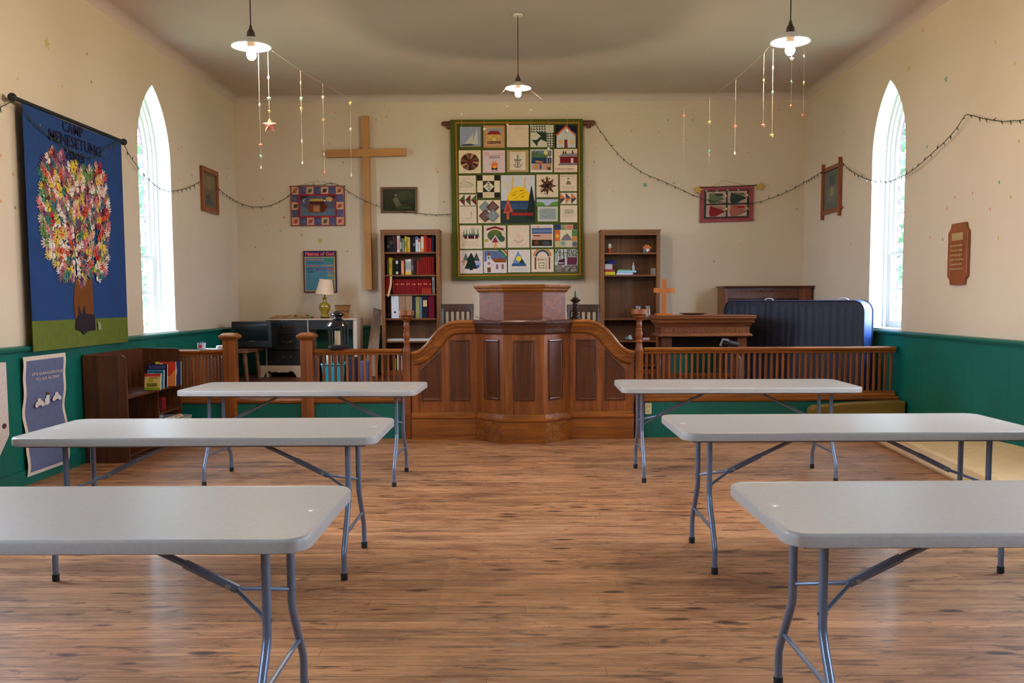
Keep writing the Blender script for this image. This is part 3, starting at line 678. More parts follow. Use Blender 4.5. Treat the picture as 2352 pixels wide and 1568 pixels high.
# paper strip, papers, pattern box
p0, p1 = ay(897, 634, YK - .02), ay(892, 680, YK - .03)
m = MB(); pts = [(ay(898, 634, YK), .0), (ay(898, 650, YK), -.02), (ay(896, 663, YK), -.025), (ay(892, 681, YK), -.04)]
vs = []; 
for p, dy in pts: vs += [(p.x - .013, YK + dy, p.z), (p.x + .016, YK + dy, p.z)]
m.add(vs, [(0, 1, 3, 2), (2, 3, 5, 4), (4, 5, 7, 6)]); slab_thing('paper_strip', 'curled beige paper strip hanging over the third shelf, left bookcase', 'paper', m, cl(206, 166, 124), fix=False)
x0, x1 = zx(526), zx(628); slab_thing('patterned_card', 'small red card with gold dots leaning on the hymn books', 'card', MB().box(x0, YK + .012, lsh[2], x1, YK + .022, lsh[2] + zh(60)), cl(150, 44, 30))
m = MB()
for i in range(9): q = R.uniform(-.01, .01); m.box(la + .06 + q, YK + .03 + abs(q), lsh[4] + .003 * i, lb - .12 + q, YK + .24, lsh[4] + .003 * i + .0022)
slab_thing('loose_paper', 'loose stack of white papers on the fifth shelf, left bookcase', 'papers', m, cl(226, 224, 222))
tag(MB().lathe([(.001, 0), (.04, 0), (.05, .02), (.035, .05), (.001, .055)], (lb - .2, YK + .1, PZ + .071), 14).build('foil_ball', M_STEEL), 'crumpled shiny foil at the foot of the left bookcase', 'foil')
for i, (a, b, c, h) in enumerate(((902, 908, (190, 190, 40), .12), (911, 917, (200, 200, 190), .2), (918, 923, (180, 150, 160), .16))):
    book(ay(a, 800, YK).x, ay(b, 800, YK).x, PZ + .07, h + .03, c, ['yellow green', 'pale green striped', 'pinkish white'][i] + ' booklet seen through the spindle rail, left bookcase base', 'booklets at the bookcase foot')
# things in the right bookcase
def rz_(y, Y=YK): return ay(1448, y, Y).z
def rx_(x, Y=YK): return ay(x, 600, Y).x
Yq = YK + .1
t = thing('figurine', (rx_(1402), Yq, rsh[0]), 'small figurine with white top and red base, top shelf right', 'figurine')
MB().lathe([(.016, 0), (.02, .01), (.02, .055), (.015, .06)], (rx_(1402), Yq, rsh[0]), 14).build('base', cl(186, 70, 40), t)
MB().lathe([(.008, .06), (.02, .075), (.024, .1), (.018, .12), (.012, .125)], (rx_(1402), Yq, rsh[0]), 14).build('head', cl(206, 206, 196), t)
t = thing('ornament_house', (rx_(1487), Yq, rsh[0]), 'little craft house with orange roof on the top shelf', 'ornament'); x = rx_(1487); z = rsh[0]
MB().box(x - .045, Yq - .04, z, x + .045, Yq + .04, z + .06).build('wall', cl(150, 110, 80), t); MB().prism([(x - .062, z + .058), (x + .062, z + .058), (x + .02, z + .105), (x - .02, z + .105)], 'y', Yq - .05, Yq + .05).build('roof', cl(190, 110, 60), t)
MB().box(x - .01, Yq - .048, z + .01, x + .03, Yq - .04, z + .05).build('sign', cl(220, 205, 215), t); MB().ball((x - .02, Yq - .05, z + .018), .018).build('blue_figure', cl(80, 140, 170), t); MB().ball((x + .032, Yq - .05, z + .015), .015).build('red_figure', cl(190, 50, 50), t)
z = rsh[1]; x = ra + .06
slab_thing('box', 'yellow and red patterned box at the bottom of the pile', 'box', MB().box(x, Yq - .04, z, x + .14, Yq + .08, z + .045), cl(206, 186, 50), bev=.004)
slab_thing('box', 'flat red and white box in the pile, second shelf right', 'box', MB().box(x + .005, Yq - .03, z + .046, x + .12, Yq + .08, z + .075), cl(170, 60, 70), bev=.003)
slab_thing('box', 'plain white carton on the pile, second shelf right', 'box', MB().box(x, Yq - .03, z + .076, x + .1, Yq + .08, z + .15), cl(196, 194, 200), bev=.003)
slab_thing('cap', 'dark blue folded cap on top of the white carton', 'cap', MB().lathe([(.001, .055), (.04, .05), (.075, .03), (.08, .0), (.001, .002)], (x + .08, Yq + .02, z + .151), 18), cl(28, 40, 100))
for i, (a, b, c, h, nm) in enumerate(((1417, 1455, (190, 200, 220), .03, 'blue and white striped plastic pack'), (1419, 1463, (150, 190, 200), .028, 'clear blue craft packet'), (1420, 1450, (110, 160, 90), .014, 'green and white strip'))):
    zz0 = z + [0, .031, .060][i]; slab_thing('craft_packet', nm + ' lying on the second shelf, right bookcase', 'packet', MB().box(rx_(a), Yq - .05, zz0, rx_(b), Yq + .05, zz0 + h), cl(*c), 'craft packets on the second shelf', bev=.006)
slab_thing('glue_bottle', 'upright pale bottle among the craft packets', 'bottle', MB().lathe([(.016, 0), (.018, .005), (.018, .06), (.008, .075), (.006, .11), (.001, .112)], (rx_(1457), Yq, z + .06), 14), cl(170, 176, 186))
for i in range(3): slab_thing('marker_pen', 'white capped marker standing at the right end of the shelf', 'pen', MB().lathe([(.006, 0), (.007, .002), (.007, .08), (.005, .09)], (rx_(1499 + 4 * i), Yq, z), 10), cl(200, 205, 200), 'marker pens in the right bookcase')
MJ = glassmat(); MJ.name = 'jar_glass'
for i, xx in enumerate((1469, 1492)):
    t = thing('glass_jar', (rx_(xx), Yq, rsh[2]), 'lidded glass jar on the third shelf, ' + ['nearer the turned post' , 'nearer the wooden cross'][i], 'jar', 'glass jars on the third shelf'); c = (rx_(xx), Yq, rsh[2])
    MB().lathe([(.04, 0), (.045, .006), (.045, .11), (.034, .13), (.034, .145)], c, 20).build('jar_body', mat('jar_contents', (120, 96, 84), .15, .2, 40, coat=1), t)
    MB().lathe([(.038, .14), (.04, .142), (.04, .162), (.036, .166)], c, 20).build('jar_lid', mat('grey_lid', (130, 134, 140), .3, metal=.4), t)
z = rsh[3]
for i, (xx, c, nm, r) in enumerate(((1450, (190, 190, 205), 'white and blue toy truck', .03), (1443, (90, 120, 110), 'green toy car', .018), (1471, (176, 40, 36), 'red toy racing car', .016))):
    t = thing('toy_car', (rx_(xx), Yq, z), nm + ' on the low shelf behind the turned post', 'toy'); X = rx_(xx)
    MB().box(X - .03, Yq - .02, z + .008, X + .03, Yq + .02, z + .02 + r * .5).box(X - .018, Yq - .017, z + .02 + r * .5, X + .018, Yq + .017, z + .02 + r * 1.6).build('body', cl(*c), t, bev=.004)
    for dx in (-.018, .018):
        for dy in (-.021, .021): MB().tube([(X + dx, Yq + dy - .003, z + .009), (X + dx, Yq + dy + .003, z + .009)], .009, 10).build('wheel', M_RUB, t)
slab_thing('box', 'small pink and white box on the low shelf, right bookcase', 'box', MB().box(rx_(1479), Yq - .03, z, rx_(1495), Yq + .03, z + .035), cl(200, 160, 170), bev=.003)

# ------------------------------------------------------------------ cross, chairs, candlestick
CP = wood('pale_pine', (176, 116, 54), (206, 146, 76), 'z', .5, .05, .6); CPX = wood('pale_pine_flat', (176, 116, 54), (206, 146, 76), 'x', .5, .05, .6)
YX = 12.40
cr = thing('wall_cross', ay(846, 600, YX), 'large pale wooden cross hanging on the back wall', 'cross')
def q4(pts, Y): return [(ay(x, y, Y).x, ay(x, y, Y).z) for x, y in pts]
MB().prism(q4([(830, 266), (846.5, 266), (854.5, 666), (837, 666)], YX), 'y', YX, YX + .05).build('upright', CP, cr, bev=.003)
MB().prism(q4([(749, 344), (932, 340), (932.5, 357.5), (749.5, 361.5)], YX), 'y', YX - .008, YX + .045).build('crossbar', CPX, cr, bev=.003)
MB().box(ay(840, 400, YX).x - .05, YX + .05, ay(840, 400, YX).z, ay(840, 400, YX).x + .05, YB, ay(840, 360, YX).z).build('wall_bracket', CPX, cr)
CHM = wood('dark_chair_wood', (44, 24, 14), (88, 52, 32), 'z', .4)
def chair(xa, xb, ytop, lab):
    Y = 11.75; a, b = ay(xa, 700, Y).x, ay(xb, 700, Y).x; zt = ay(xa, ytop, Y).z; zt = min(zt, 1.38); c = (a + b) / 2; w = (b - a) / 2
    t = thing('wooden_chair', (c, Y - .2, PZ), lab, 'chair', 'dark slat back chairs behind the pulpit')
    arc_ = [(c - w + 2 * w * k / 8, Y + .03 * math.sin(PI * k / 8)) for k in range(9)]
    MB().prism(arc_ + [(x, y + .025) for x, y in arc_[::-1]], 'z', zt - .1, zt).build('top_rail', CHM, t, bev=.006)
    MB().prism(arc_ + [(x, y + .02) for x, y in arc_[::-1]], 'z', PZ + .52, PZ + .56).build('lower_rail', CHM, t)
    for k in range(6):
        x = c - w * .8 + 1.6 * w * k / 5; y = Y + .03 * math.sin(PI * (x - c + w) / (2 * w)); MB().box(x - .016, y + .005, PZ + .55, x + .016, y + .017, zt - .09).build('slat', CHM, t)
    for s in (-1, 1):
        MB().tube([(c + s * (w - .02), Y + .02, zt - .05), (c + s * (w - .03), Y - .0, PZ + .44), (c + s * (w - .02), Y + .03, PZ)], .017, 8).build('back_post', CHM, t)
        MB().tube([(c + s * (w - .03), Y - .4, PZ + .43), (c + s * (w - .02), Y - .41, PZ)], [.02, .014], 8).build('leg', CHM, t)
    MB().box(c - w, Y - .43, PZ + .42, c + w, Y + .02, PZ + .45).build('seat', CHM, t, bev=.01)
chair(1013, 1088, 698, 'dark slat back chair between the full bookcase and the pulpit'); chair(1302, 1379, 699, 'dark slat back chair behind the candlestick, right of the pulpit')
cs = ay(1322, 732, 9.2); t = thing('candlestick', (cs.x, 9.21, TOPZ + .001), 'dark twisted wooden candlestick with green candle on the pulpit wing', 'candlestick'); c = (cs.x, 9.21, TOPZ + .001)
EB = mat('dark_turned_wood', (40, 26, 20), .3, .2, 12, coat=.3)
MB().lathe([(.055, 0), (.058, .006), (.052, .018), (.036, .024)], c, 24).build('foot', EB, t)
m = MB(); vs = []; n = 20; K = 22
for i in range(K + 1):
    z = .024 + .115 * i / K; 
    for k in range(n):
        a = 2 * PI * k / n; rr = (.036 - .010 * i / K) * (1 + .16 * math.cos(2 * (a - i * .55))); vs.append((c[0] + rr * math.cos(a), c[1] + rr * math.sin(a), c[2] + z))
m.add(vs, [(i * n + k, i * n + (k + 1) % n, (i + 1) * n + (k + 1) % n, (i + 1) * n + k) for i in range(K) for k in range(n)], 0, True); m.build('twisted_stem', EB, t)
MB().lathe([(.022, .135), (.03, .15), (.024, .165), (.052, .192), (.055, .2), (.03, .206), (.034, .218), (.012, .222)], c, 14).build('drip_pan', EB, t)
MB().lathe([(.011, .22), (.012, .222), (.01, .275), (.003, .29)], c, 12).build('candle', mat('green_wax', (60, 110, 70), .4), t)
# dark wire trailing over the pulpit
pw = [(1092, 727, 8.84), (1108, 731, 8.82), (1122, 737, 8.80), (1138, 740, 8.78), (1165, 742, 8.77), (1195, 741, 8.77), (1222, 736, 8.77), (1246, 728, 8.78), (1262, 732, 8.80), (1275, 745, 8.86), (1292, 761, 9.0), (1310, 775, 9.1), (1330, 787, 9.12), (1350, 793, 9.13), (1372, 798, 9.13)]
slab_thing('trailing_wire', 'thin dark wire trailing over the pulpit front', 'wire', MB().tube([ay(*p) for p in pw], .0028, 6), M_CORD)

# ------------------------------------------------------------------ communion table and cross, jars
ct0, ct1 = 10.3, 10.78
XA, XB = ay(1519, 760, ct0).x, ay(1722, 760, ct0).x; zT = ay(1600, 724, ct0 - .06).z; zA, zB = ay(1600, 748, ct0).z, ay(1600, 768, ct0).z
zB = ay(1600, 769, ct0).z
CT = wood('carved_oak', (92, 46, 18), (160, 90, 42), 'x', .42); CTZ = wood('carved_oak_upright', (78, 36, 18), (140, 74, 40), 'z', .42)
t = thing('communion_table', ((XA + XB) / 2, (ct0 + ct1) / 2, PZ), 'carved oak communion table with moulded top behind the long rail', 'table')
MB().box(XA - .06, ct0 - .06, zT - .02, XB + .06, ct1 + .06, zT).build('tabletop', CT, t, bev=.006)
MB().sweep([(XA, ct0, zT), (XB, ct0, zT), (XB, ct1, zT), (XA, ct1, zT)], [(-.02, -.02), (.055, -.02), (.062, -.03), (.055, -.045), (.04, -.05), (.038, -.065), (.045, -.075), (.038, -.09), (.02, -.1), (.018, -.112), (.008, -.125), (-.02, -.125)], (0, 0, 1), closed=True).build('cornice', CT, t)
MB().box(XA, ct0, zB, XB, ct1, zT - .12).build('apron', CT, t)
MB().sweep([(XA, ct0, zB), (XB, ct0, zB), (XB, ct1, zB), (XA, ct1, zB)], [(-.02, .015), (.01, .015), (.028, .0), (.03, -.012), (.012, -.024), (-.02, -.024)], (0, 0, 1), closed=True).build('lower_moulding', CT, t)
m = MB(); 
for k in range(1): textmesh('IN REMEMBRANCE OF ME', m, (XA + .05, ct0, zB + .03), (1, 0, 0), (0, 0, 1), XB - XA - .1, zT - .135 - zB - .045, (0, -1, 0), .004)
m.build('carved_letters', wood('carved_relief', (150, 88, 48), (196, 124, 74), 'x', .42), t, fix=False)
for k in range(16):
    y = ct0 + .04 + (ct1 - ct0 - .08) * k / 15; MB().box(XA - .006, y, zB + .025, XA + .002, y + .02, zT - .14).build('flute', CTZ, t) if k < 14 else None
for x in (XA + .075, XB - .075):
    for y in (ct0 + .08, ct1 - .08):
        l = MB().box(x - .05, y - .05, zB - .19, x + .05, y + .05, zB - .02).lathe([(.045, 0), (.05, .02), (.03, .05), (.028, .08), (.045, .16), (.03, .28), (.026, .34), (.045, .38), (.045, zB - .19 - PZ)], (x, y, PZ), 16); l.build('leg', CTZ, t)
MB().box(XA + .06, (ct0 + ct1) / 2 - .04, PZ + .1, XB - .06, (ct0 + ct1) / 2 + .04, PZ + .14).build('stretcher', CT, t)
MB().box(XA + .12, ct1 - .03, PZ + .35, XB - .12, ct1 - .015, zB - .02).build('back_board', mat('black_board', (24, 24, 20), .6), t)
OC = wood('orange_oak', (166, 88, 24), (196, 116, 44), 'z', .4)
cb = ay(1531, 722, 10.5); t = thing('standing_cross', (cb.x, 10.5, zT), 'small orange oak cross standing on the communion table', 'cross'); Yc = 10.5
g = lambda x, y: ay(x, y, Yc - .01)
MB().box(g(1511, 0).x, Yc - .07, zT, g(1550, 0).x, Yc + .07, zT + .02).build('foot', OC, t, bev=.003)
MB().box(g(1525, 0).x, Yc - .014, zT + .02, g(1536, 0).x, Yc + .014, g(1530, 641).z).build('upright', OC, t, bev=.002)
MB().box(g(1506, 0).x, Yc - .012, g(1530, 672).z, g(1555.5, 0).x, Yc + .012, g(1530, 661).z).build('crossbar', OC, t, bev=.002)
slab_thing('wooden_plate', 'shallow turned wooden plate on the communion table', 'plate', MB().lathe([(.1, 0), (.1, .004), (.16, .018), (.165, .022), (.155, .02), (.09, .008), (.001, .008)], (ay(1592, 722, 10.6).x, 10.6, zT), 28), CT)
# microphone stand behind the rail
mx = ay(1662, 786, 9.75); t = thing('microphone_stand', (mx.x, 9.8, PZ), 'chrome and black stand behind the long rail, under the communion table edge', 'stand')
for dx, lab in ((0, 'pole'),): MB().tube([(mx.x + .2, 9.8, PZ), (mx.x + .2, 9.8, PZ + .36), (mx.x + .03, 9.8, mx.z)], .011, 8).build(lab, M_STEEL, t)
MB().lathe([(.1, 0), (.1, .02), (.02, .035), (.012, .05)], (mx.x + .2, 9.8, PZ), 16).build('base', M_RUB, t)
MB().tube([(mx.x - .02, 9.8, mx.z - .04), (mx.x + .0, 9.78, mx.z + .03), (mx.x + .06, 9.78, mx.z + .02)], .016, 8).build('clamp', M_STEEL, t)
MB().tube([(mx.x + .03, 9.8, mx.z), (mx.x + .17, 9.8, mx.z - .04)], .035, 10).build('boom', M_RUB, t)

# ------------------------------------------------------------------ reed organ and blue mattress
OX0, OX1 = ay(1665, 700, 12.0).x, ay(1873, 700, 12.0).x; OX1 = min(OX1, XR - .04); YO = 12.0; zO = ay(1770, 656, YO - .02).z
OG = wood('organ_walnut', (72, 34, 14), (134, 72, 34), 'x', .4); OGZ = wood('organ_walnut_upright', (84, 40, 16), (150, 82, 38), 'z', .4)
t = thing('parlour_organ', ((OX0 + OX1) / 2, 12.15, PZ), 'dark upright organ against the back wall behind the blue mattress', 'organ')
MB().prism([(YO - .05, zO - .02), (YO - .06, zO - .008), (YO - .04, zO), (YB - .045, zO), (YB - .045, zO - .02)], 'x', OX0 - .025, OX1 + .02).build('top', OG, t)
ck = [(YB - .05, PZ), (YB - .05, zO - .02), (YO, zO - .02), (YO, zO - .16), (YO - .02, zO - .22), (YO - .08, zO - .30), (YO - .16, zO - .36), (YO - .2, zO - .42), (YO - .2, zO - .5), (YO - .14, zO - .56), (YO - .14, PZ)]
MB().prism(ck, 'x', OX0, OX0 + .035).build('cheek', OGZ, t); MB().prism(ck, 'x', OX1 - .035, OX1).build('cheek', OGZ, t)
MB().box(OX1 - .16, YO + .01, zO - .4, OX1 - .035, YB - .06, zO - .02).build('end_block', OGZ, t)
MB().box(OX0 + .035, YO + .04, zO - .15, OX1 - .16, YO + .06, zO - .02).build('frieze', OG, t)
for k in range(6):
    x = OX0 + .2 + k * (OX1 - OX0 - .5) / 5; m = MB()
    for s in (-1, 1): m.sweep([(x + s * (.01 + .05 * i / 6), YO + .038, zO - .085 + .022 * math.sin(PI * i / 6)) for i in range(7)], [(-.006, 0), (0, .005), (.006, 0)], (0, -1, 0))
    m.build('carved_scroll', OGZ, t)
MB().box(OX0 + .035, YO - .01, zO - .165, OX1 - .16, YO + .05, zO - .15).build('shelf_moulding', OG, t)
MB().box(OX0 + .035, YO + .06, zO - .42, OX1 - .16, YO + .08, zO - .15).build('fall_board', OG, t)
MB().box(OX0 + .035, YO - .2, zO - .46, OX1 - .035, YO + .3, zO - .42).build('key_bed', OG, t)
MB().box(OX0 + .035, YO + .0, PZ, OX1 - .035, YO + .02, zO - .46).build('lower_panel', OG, t)
MB().box(OX0 + .25, YO - .05, zO - .31, OX0 + .7, YO + .055, zO - .29).build('music_ledge', OG, t)
MW = mat('navy_ticking', (13, 19, 42), .65, .12, 20, bump=.5, bscale=9, stretch=(3, 3, .5)); nt = MW.node_tree; wv = N(nt, 'ShaderNodeTexWave'); wv.inputs['Scale'].default_value = 5.5; wv.inputs['Distortion'].default_value = 5; wv.inputs['Detail'].default_value = 2; wv.inputs['Detail Scale'].default_value = 1.2; nt.links.new(coords(nt, (1, 1, .12)), wv.inputs['Vector']); bumpn(nt, nt.nodes['Principled BSDF'], wv.outputs['Fac'], .3, .02)
MW2 = mat('blue_border_cloth', (34, 66, 132), .45, .1, 24, bump=.2, bscale=60)
A = Vector((2.63, 11.3, PZ)); Bm = Vector((3.74, 9.68, PZ)); U = (Bm - A).normalized(); Lm = (Bm - A).length; Nn_ = U.cross(Vector((0, 0, 1))).normalized()
if Nn_.y > 0: Nn_ = -Nn_
t = thing('mattress', ((A.x + Bm.x) / 2, (A.y + Bm.y) / 2, PZ), 'navy blue mattress standing on its long edge beside the right window', 'mattress')
hM = 1.385 - PZ
def rr2(i, r): return rrect(i, i, Lm - i, hM - i, r, 8)
def mp(pl, d): return [A + U * a + Vector((0, 0, b)) + Nn_ * d for a, b in pl]
MB().loops([mp(rr2(.5, .01), .098), mp(rr2(.25, .05), .1), mp(rr2(.06, .10), .092), mp(rr2(.0, .12), .075)], 0, True, False).build('front_face', MW, t, fix=False)
MB().loops([mp(rr2(.0, .12), .075), mp(rr2(-.012, .13), .0), mp(rr2(0, .12), -.075)], 0, False, True).build('side_border', MW2, t, fix=False)
MB().loops([mp(rr2(.0, .12), -.075), mp(rr2(.06, .1), -.09), mp(rr2(.3, .05), -.1)], 0, True, True).build('back_face', MW, t, fix=False)
for d in (.078, -.078): MB().tube(mp(rr2(-.002, .12), d), .008, 8, closed=True).build('piping', MW, t)
for f in (.32, .84):
    c = A + U * (Lm * f) + Vector((0, 0, hM + .0)); m = MB(); pts = [c + U * (.07 * math.cos(PI * k / 10)) + Vector((0, 0, .035 * math.sin(PI * k / 10))) for k in range(11)]
    m.tube(pts, .006, 6).build('strap_handle', cl(190, 190, 190), t)

# ------------------------------------------------------------------ mats on the nave floor
def fz(x, y, Z=0): return az(x, y, Z)
CM = mat('cream_foam_cloth', (222, 192, 146), .8, .06, 12, bump=.08, bscale=60)
E1 = Vector((3.50, 8.95)); E2 = Vector((3.16, 4.2))
m = MB(); n = 12; lps = []
for k in range(n + 1):
    f = k / n; xl = E1.x + (E2.x - E1.x) * f; y = E1.y + (E2.y - E1.y) * f; xr = XR - .045
    zw = .20 + .08 * min(1, f * 2.2); ht = .165
    lps.append([(xl + .02, y, .002), (xl, y, .03), (xl, y, ht - .02), (xl + .02, y, ht), ((xl + xr) / 2, y, (ht + zw) / 2 + .01), (xr - .02, y, zw), (xr, y, zw - .03), (xr, y, .04), (xr - .03, y, .002)])
m.loops(lps, 0, True, False); slab_thing('floor_mattress', 'long cream foam mattress lying along the right wall under the tables', 'mattress', m, CM, fix=True)
MU = mat('mustard_cloth', (118, 94, 30), .85, .08, 14, bump=.1)
b0 = fz(1903, 1016); b0x = ay(1866, 940, 9.0).x
t = thing('upholstered_bench', (3.45, 9.07, 0), 'low mustard upholstered bench against the teal boards at the right corner', 'bench')
xr = XR - .05
MB().prism([(b0x, .30), (b0x + .04, .335), (3.3, .36), (xr, .385), (xr, .10), (b0x, .10)], 'y', 9.0, 9.18).build('cushion', MU, t, bev=.008)
MB().box(b0x + .02, 8.99, 0, xr, 9.17, .10).build('base', wood('bench_base', (70, 34, 16), (116, 60, 30), 'x'), t)
t = thing('power_outlet', (ay(1489, 938, PY).x, PY - .01, .3), 'cream wall outlet on the teal boards beside the pulpit', 'outlet'); c = ay(1489, 938, PY - .006)
MB().box(c.x - .035, PY - .008, c.z - .058, c.x + .035, PY, c.z + .058).build('plate', cl(214, 204, 160), t, bev=.003)
for s in (-1, 1): MB().box(c.x - .016, PY - .011, c.z + s * .026 - .014, c.x + .016, PY - .006, c.z + s * .026 + .014).build('socket', cl(190, 180, 140), t)

# ------------------------------------------------------------------ low bookcase on the left wall
KB = wood('dark_veneer', (62, 32, 14), (112, 62, 30), 'z', .42, .08); KBX = wood('dark_veneer_flat', (62, 32, 14), (116, 64, 32), 'y', .42, .08)
kx0, kx1, ky0, ky1 = XL + .04, -3.43, 7.86, 9.14; t = thing('low_bookcase', ((kx0 + kx1) / 2, (ky0 + ky1) / 2, 0), 'low brown open bookcase against the left teal boards', 'bookcase')
hh = ax(240, 817, -3.6).z; hh = ay(240, 817, ky0).z
def sidep(y): return MB().prism([(kx0, 0), (kx0, hh), (kx1 - .035, hh), (kx1 - .01, hh - .012), (kx1, hh - .04), (kx1, 0)], 'y', y, y + .02)
sidep(ky0).build('side_panel', KB, t); sidep(ky1 - .02).build('side_panel', KB, t)
MB().box(kx0, ky0 + .02, .05, kx0 + .012, ky1 - .02, hh + .01).build('back_panel', KB, t)
zs_ = ay(282, 912, ky0).z
MB().box(kx0 + .012, ky0 + .02, zs_ - .02, kx1 - .005, ky1 - .02, zs_).build('upper_shelf', KBX, t)
yd = ky0 + .72
MB().box(kx0 + .012, yd, .05, kx1 - .02, yd + .02, zs_ - .02).build('divider', KB, t); MB().box(kx0 + .012, yd + .02, .33, kx1 - .02, ky1 - .02, .35).build('lower_shelf', KBX, t)
MB().box(kx0 + .012, ky0 + .02, .04, kx1 - .02, ky1 - .02, .06).build('bottom_shelf', KBX, t)
def coverbook(x, y, w, h, d, lean, items, lab, yaw=0):
    t = thing('picture_book', (x, y, zs_), lab, 'book', 'picture books leaning on the low bookcase', rz=yaw)
    t2 = MB().box(x - w / 2, y, zs_, x + w / 2, y + d, zs_ + h).build('pages', PG, t)
    art('front_cover', t, (x - w / 2, y - .001, zs_), (w, 0, 0), (0, 0, h), items, .001, .0002, items[0][0]); art('back_cover', t, (x + w / 2, y + d, zs_), (-w, 0, 0), (0, 0, h), items[:1], .001, .0002, items[0][0])
    t.rotation_euler.x = -lean; return t
full = rc(0, 0, 1, 1)
zs_ += .004
coverbook(ay(402, 860, 8.98).x - .01, 8.97, .14, .235, .012, .08, [((50, 66, 110), full), ((170, 176, 190), ci(.45, .6, .3, 12)), ((120, 130, 160), rc(.1, .05, .5, .2))], 'blue picture book farthest along the low bookcase, pale cloud on cover')
coverbook(ay(384, 860, 8.86).x - .02, 8.86, .2, .24, .012, .09, [((206, 60, 34), full), ((230, 170, 60), rc(.5, 0, 1, .4)), ((226, 130, 60), [(.3, .0), (1, .0), (1, .7)]), ((230, 210, 150), ci(.3, .8, .15, 10)), ((206, 200, 60), rc(0, .9, .2, 1))], 'orange and red picture book with a flame coloured cover')
coverbook(ay(364, 860, 8.72).x - .02, 8.72, .2, .225, .014, .1, [((30, 30, 66), full), ((120, 130, 170), ci(.6, .6, .14, 12)), ((210, 200, 190), rc(.55, .06, .85, .2)), ((70, 70, 120), rc(.1, .8, .9, .95))], 'dark navy picture book standing behind the blue one')
coverbook(ay(350, 860, 8.52).x - .0, 8.58, .16, .18, .014, .12, [((70, 150, 176), full), ((120, 190, 200), ci(.3, .7, .2, 10)), ((40, 90, 130), rc(.05, .85, .95, .95))], 'light blue picture book just behind the yellow one')
coverbook(ay(345, 868, 8.42).x - .0, 8.46, .15, .155, .016, .14, [((216, 186, 106), full), ((196, 60, 40), rc(0, .82, 1, 1)), ((150, 160, 30), rc(0, 0, 1, .16)), ((190, 160, 40), ci(.4, .6, .16, 12)), ((120, 110, 40), rc(.15, .2, .8, .42)), ((90, 60, 40), ln(.35, .74, .85, .74, .04))], 'yellow picture book with red top band, nearest on the bookcase')
for i, (y, c, nm) in enumerate(((yd + .06, (60, 20, 26), 'dark maroon'), (yd + .16, (130, 24, 28), 'bright red'))):
    slab_thing('storage_box', nm + ' box on the lower shelf of the low bookcase', 'box', MB().box(kx0 + .03, y, .352, kx1 - .04, y + .09, .46 + .02 * i), cl(*c), bev=.004)
slab_thing('notebook', 'thin yellow notebook lying at the front of the lower shelf', 'notebook', MB().box(kx1 - .16, yd + .03, .351, kx1 - .03, yd + .055, .366), cl(190, 170, 70))
bx0, bx1, by0, by1 = kx1 - .26, kx1 + .13, yd + .06, ky1 - .06; t = thing('storage_bin', ((bx0 + bx1) / 2, (by0 + by1) / 2, .061), 'clear plastic bin of odds and ends sticking out of the low bookcase', 'bin')
MBN = mat('frosted_plastic', (176, 180, 182), .3, .04, 10)
bw = MB()
o1, o2 = rrect(bx0 + .02, by0 + .02, bx1 - .02, by1 - .02, .03, 4), rrect(bx0, by0, bx1, by1, .04, 4); o3 = rrect(bx0 + .004, by0 + .004, bx1 - .004, by1 - .004, .038, 4); o4 = rrect(bx0 + .024, by0 + .024, bx1 - .024, by1 - .024, .03, 4)
bw.loops([[(x, y, .062) for x, y in o1], [(x, y, .27) for x, y in o2], [(x, y, .275) for x, y in o3], [(x, y, .066) for x, y in o4]]); bw.build('tub', MBN, t)
MB().tube([(x, y, .272) for x, y in o2], .006, 6, closed=True).build('rim', MBN, t)
for i in range(8):
    x, y = bx0 + .09 + .2 * (i % 2) + R.uniform(-.02, .02), by0 + .07 + (by1 - by0 - .14) * (i // 2) / 3 + R.uniform(-.01, .01); slab_thing('craft_scrap', 'crumpled white and beige scrap in the plastic bin', 'scrap', MB().lathe([(.001, 0), (.03, .005), (.045, .03), (.03, .055), (.001, .06)], (x, y, .235), 7, sm=False), cl(*R.choice([(210, 200, 186), (196, 170, 140), (222, 218, 212)])), 'scraps in the bin')
#</p4>
#<p5>

# ------------------------------------------------------------------ painted desk and its things
YD = 11.95
BLK = mat('black_gloss_paint', (14, 14, 15), .4, .2, 20, coat=.04); OFF = mat('worn_white_paint', (206, 180, 156), .5, .1, 5)
BRS = mat('old_brass', (110, 84, 46), .35, .1, 10, metal=.9)
d = lambda x, y: ay(x, y, YD)
dx0, dx1, dm = d(590, 0).x, d(806, 0).x, d(692, 0).x; zt = d(640, 732).z; YDb = YB - .07
t = thing('painted_desk', ((dx0 + dx1) / 2, (YD + YDb) / 2, PZ), 'black and white painted desk with brass handles against the back wall', 'desk')
MB().box(dx0 - .005, YD - .02, zt - .018, dx1 + .005, YDb, zt).build('desk_top', OFF, t, bev=.003)
for xa, xb in ((dx0, dx0 + .02), (dm - .018, dm), (dx1 - .05, dx1)): MB().box(xa, YD, PZ, xb, YDb, zt - .018).build('side_panel', OFF, t)
zk = d(640, 840).z
def zd(y): return d(640, y).z
